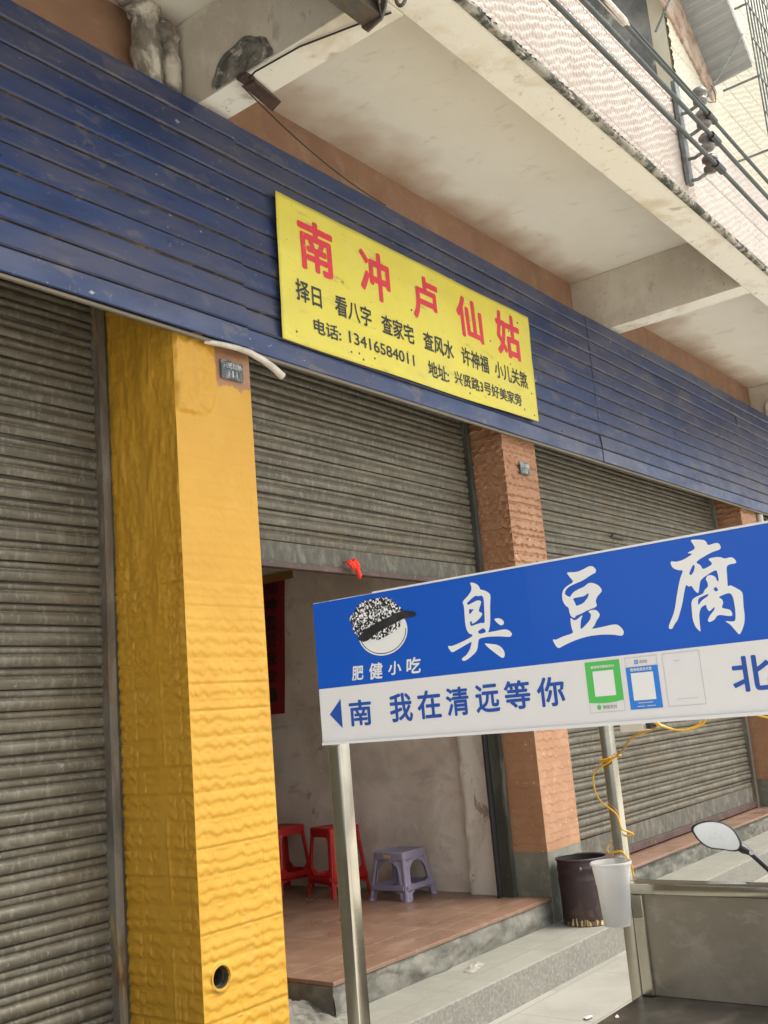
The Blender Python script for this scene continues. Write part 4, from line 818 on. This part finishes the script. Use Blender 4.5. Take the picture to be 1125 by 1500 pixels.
G3 = [[(330,85),(490,85),(525,110),(540,155),(640,120),(680,135),(697,180),(680,205),(580,235),(390,350),(460,385),(482,440),(605,372),(548,318),(560,305),(650,288),(700,292),(735,310),(820,288),(860,315),(885,360),(760,385),(768,500),(775,640),(805,620),(860,645),(930,685),(955,720),(960,850),(978,990),(970,1080),(940,1165),(912,1205),(880,1170),(810,1085),(735,1040),(840,1050),(870,1030),(865,900),(840,760),(800,705),(660,760),(710,785),(725,830),(700,890),(800,905),(830,945),(830,990),(660,965),(620,1030),(560,1058),(540,1040),(560,985),(620,910),(625,870),(560,935),(530,890),(520,845),(460,885),(440,960),(445,1050),(457,1160),(448,1165),(395,1110),(365,1030),(355,930),(347,820),(375,770),(490,720),(500,680),(545,640),(540,590),(515,550),(535,510),(580,500),(630,520),(655,575),(672,575),(660,490),(640,432),(460,550),(445,620),(432,722),(390,690),(350,625),(318,640),(285,612),(265,700),(240,850),(190,1030),(150,1080),(125,1135),(90,1138),(78,1105),(150,935),(180,730),(215,540),(255,445),(190,445),(130,420),(102,370),(110,335),(160,348),(250,325),(370,250),(290,245),(395,195),(370,140)],
 [(318,490),(370,372),(392,400),(375,465),(345,505)], [(605,668),(635,635),(670,680),(635,697)], [(425,775),(545,722),(555,740),(470,800),(428,865)]]
def on_board(name, me, mat, d=.0014, parent=None): return place_plane(name, me, mat, parent or sb, (SX-d,0,GZ), (0,-1,0), (0,0,1))
for g_ in ((G1, 640, 840, 8.654), (G2, 800, 820, 8.654), (G3, 970, 780, 8.036)): on_board('brush_character', glyph(*g_), m_wht)
for s, a_, b_, c_, d_ in (('肥',1.076,1.051,.062,.085),('健',1.039,1.011,.0605,.0865),('小',1.001,.975,.064,.085),('吃',.965,.936,.0625,.0875)): on_board('brush_character', text_mesh(s, -a_, -b_, c_, d_, .024, .12), m_wht)
T = [('南',1.087,1.041,-.010,.031),('我',1.004,.960,-.009,.035),('在',.950,.906,-.008,.035),('清',.896,.855,-.007,.0355),('远',.843,.802,-.006,.035),('等',.793,.750,-.005,.036),('你',.739,.695,-.005,.036),('北',.459,.409,-.007,.037)]
for s, a_, b_, c_, d_ in T: on_board('blue_character', text_mesh(s, -a_, -b_, c_, d_, .024), m_tblue)
on_board('arrow', poly_mesh([[(-1.129,.012),(-1.1035,.0355),(-1.1035,-.0115)]], 0), m_tblue)
# round shop badge: a plain generic cap over a blank white disc
cb = (-1.004,.140)
def ell(cx, cy, a, b, n=48, w=0., t0=0., t1=2*math.pi):
    return [(cx+a*(1+w*math.sin(q*9))*math.cos(q), cy+b*(1+w*math.sin(q*7))*math.sin(q)) for q in np.linspace(t0, t1, n+1)[:-1]]
bd = on_board('badge', poly_mesh([ell(cb[0]-.002, cb[1]-.006, .050, .038), ], 0), m_wht)
on_board('badge_crown', poly_mesh([ell(cb[0]-.012, cb[1]+.016, .053, .033, 48, .05)], 0), m_speck, .0018, bd)
on_board('badge_brim', poly_mesh([[(cb[0]-.056,cb[1]-.012),(cb[0]-.03,cb[1]+.004),(cb[0]+.01,cb[1]+.014),(cb[0]+.040,cb[1]+.022),(cb[0]+.066,cb[1]+.017),(cb[0]+.068,cb[1]+.010),(cb[0]+.042,cb[1]+.009),(cb[0]+.02,cb[1]+.002),(cb[0]-.01,cb[1]-.006),(cb[0]-.038,cb[1]-.020)]], 1), m_blk, .0022, bd)
on_board('badge_rim', poly_mesh([ell(cb[0]-.002, cb[1]-.006, .0475, .0355, 48, 0, math.pi*.93, math.pi*2.02)+ell(cb[0]-.002, cb[1]-.006, .0460, .0342, 48, 0, math.pi*.93, math.pi*2.02)[::-1]], 0), m_blk, .0015, bd)
# payment cards (their square codes are left blank)
def card(x0, x1, y0, y1, base): 
    o = on_board('payment_card', poly_mesh([rect(x0, x1, y0, y1)], 0), base, .0012)
    l = .0007; fr = poly_mesh([rect(x0, x1, y0, y1), rect(x0+l, x1-l, y0+l, y1-l)], 0); on_board('card_border', fr, m_lgrey, .0016, o); return o
c1 = card(-.6595, -.608, -.0185, .050, m_swhite); c1['label'] = 'green payment card'
lp = [(-.6595,-.0045),(-.647,-.0058),(-.634,-.0063),(-.621,-.0056),(-.608,-.0035),(-.608,.050),(-.6595,.050)]
on_board('green_field', poly_mesh([lp], 0), m_qg, .0018, c1); on_board('white_field', poly_mesh([rect(-.649,-.618,.003,.037)], 0), m_wht, .0022, c1)
on_board('lettering', text_mesh('推荐使用微信支付', -.651, -.616, .0405, .0445, .03), m_wht, .0022, c1); on_board('lettering', text_mesh('微信支付', -.640, -.619, -.0142, -.0092, .01), m_grey, .0018, c1)
on_board('tick_mark', poly_mesh([[(-.6455+.0032*math.cos(a_), -.0115+.0032*math.sin(a_)) for a_ in np.linspace(0, 6.28, 25)[:-1]]], 0), m_qg, .0018, c1)
c2 = card(-.600, -.5545, -.018, .0505, m_swhite); c2['label'] = 'azure payment card'
on_board('blue_field', poly_mesh([rect(-.600,-.5545,-.018,.0375)], 0), m_qb, .0018, c2); on_board('white_field', poly_mesh([rect(-.5935,-.5620,-.0065,.0295)], 0), m_wht, .0022, c2)
on_board('lettering', text_mesh('推荐使用支付宝', -.5935, -.563, .0315, .0362, .03), m_wht, .0022, c2); on_board('lettering', text_mesh('支付宝', -.5795, -.568, .0415, .0455, .015), m_grey, .0018, c2)
on_board('logo_square', poly_mesh([rect(-.5865,-.5815,.0412,.0462)], 0), m_qb, .0018, c2); on_board('lettering', text_mesh('支', -.5857, -.5823, .0420, .0454, .02), m_wht, .0022, c2)
on_board('fine_print', poly_mesh([rect(-.588,-.567,-.0105,-.0092), rect(-.590,-.579,-.0150,-.0138), rect(-.576,-.564,-.0150,-.0138)], 0), m_lgrey, .0022, c2)
c3 = card(-.547, -.4965, -.018, .0505, m_swhite); c3['label'] = 'plain white payment card'
on_board('fine_print', poly_mesh([rect(-.532,-.524,.0395,.0407), rect(-.534,-.505,-.0092,-.0086)], 0), m_lgrey, .0018, c3)
# ------------------------------------------------------------------ flex and socket box under the sign
jb = thing('socket_box', (1.36,.625,1.365), 'small white plastic socket box fixed under the blue and white sign', 'socket box')
t = MB(); t.box(1.345, 1.375, .607, .642, 1.362, 1.3735); obj('box', t, m_pvc, jb, bevel=.002); t = MB(); t.box(1.346, 1.362, .595, .604, 1.364, 1.377); obj('plug', t, m_rub, jb, bevel=.002)
def spline(P, n=8):
    P = [np.array(p, float) for p in P]; out = []
    for i in range(len(P)-1):
        p0, p1, p2, p3 = P[max(i-1,0)], P[i], P[i+1], P[min(i+2,len(P)-1)]
        for k in range(n):
            s = k/n; out.append(.5*((2*p1)+(-p0+p2)*s+(2*p0-5*p1+4*p2-p3)*s*s+(-p0+3*p1-3*p2+p3)*s**3))
    return [tuple(p) for p in out]+[tuple(P[-1])]
xl, xr, yl, yr = XB-.005, XB+.032, 1.128, 1.091           # just outside the post
cord = [(1.355,.600,1.376),(1.37,.598,1.366),(1.55,.72,1.345),(1.95,.93,1.305),(2.215,1.080,1.276),
        (xl,1.10,1.270),(xl,yl,1.266),(xr,yl,1.268),(xr,yr,1.276),(xl+.01,yr,1.278),(xl-.004,1.10,1.266),(xl-.004,yl+.012,1.245),(xl-.006,yl+.018,1.215),(xl-.004,yl+.008,1.180),(xl-.004,1.10,1.150),(xl-.004,yr,1.118),(xl+.01,yr-.012,1.108),(xr,yr-.006,1.098),(xr,yl,1.09),(xl,yl+.004,1.078),(xl-.005,yl,1.065),(xl-.005,1.10,1.068),(xl-.003,yr,1.060),(xl,yr-.010,1.040),(xl+.01,yr-.008,1.012)]
t = MB(); sp = spline(cord); t.tube(sp, .0021, 7); t.tube([(x-.0025, y, z+.004) for x, y, z in sp[34:68]], .0019, 6)
tag(obj('yellow_flex', t, m_wire, smooth=True, loc=(XB,1.1,1.27)), 'yellow electric flex wound around the thin far cart post', 'cord')
t = MB(); sp = spline([(1.35,.590,1.374),(1.355,.583,1.366),(1.36,.558,1.359),(1.36,.53,1.365),(1.36,.517,1.379),(1.362,.49,1.382),(1.36,.476,1.379),(1.36,.442,1.368),(1.36,.38,1.352),(1.36,.30,1.37)]); t.tube(sp, .0013, 7); t.tube([(x+.002, y+.002, z+.001+.001*math.sin(i*.3)) for i, (x, y, z) in enumerate(sp)], .0012, 6)
tag(obj('yellow_flex', t, m_wire, smooth=True, loc=(1.36,.517,1.379)), 'yellow electric flex looping loosely below the edge of the white sign', 'cord')
# ------------------------------------------------------------------ litter
t = MB(); u, v = np.meshgrid(np.linspace(0, 1, 24), np.linspace(0, 1, 12))
t.sheet(4.40+.20*u, 3.03+.07*v+.05*u, .158+.028*np.abs(fbm(u*6, v*5, 2))*np.sin(v*math.pi)*np.sin(u*math.pi)**.5)
tag(obj('rag', t, m_rag, smooth=True, loc=(4.46,3.06,.158)), 'crumpled dusty grey rag lying on the granite step', 'rag')
for i, (x, y, z_, s, lab) in enumerate(((4.44,2.45,.006,.035,'torn white paper scrap on the pavement by the cart corner'),(2.07,1.075,.762,.008,'tiny white crumb of paper at the edge of the dark worktop'))):
    t = MB(); th = np.linspace(0, 6.283, 12)[:-1]; rng = random.Random(i); t.add([(x+s*rng.uniform(.6,1)*math.cos(a_), y+s*.6*rng.uniform(.6,1)*math.sin(a_), z_+rng.uniform(0,.004)) for a_ in th]+[(x, y, z_+.006)], [(k, (k+1) % 11, 11) for k in range(11)])
    tag(obj('paper_scrap', t, m_scrap, loc=(x,y,z_)), lab, 'paper')
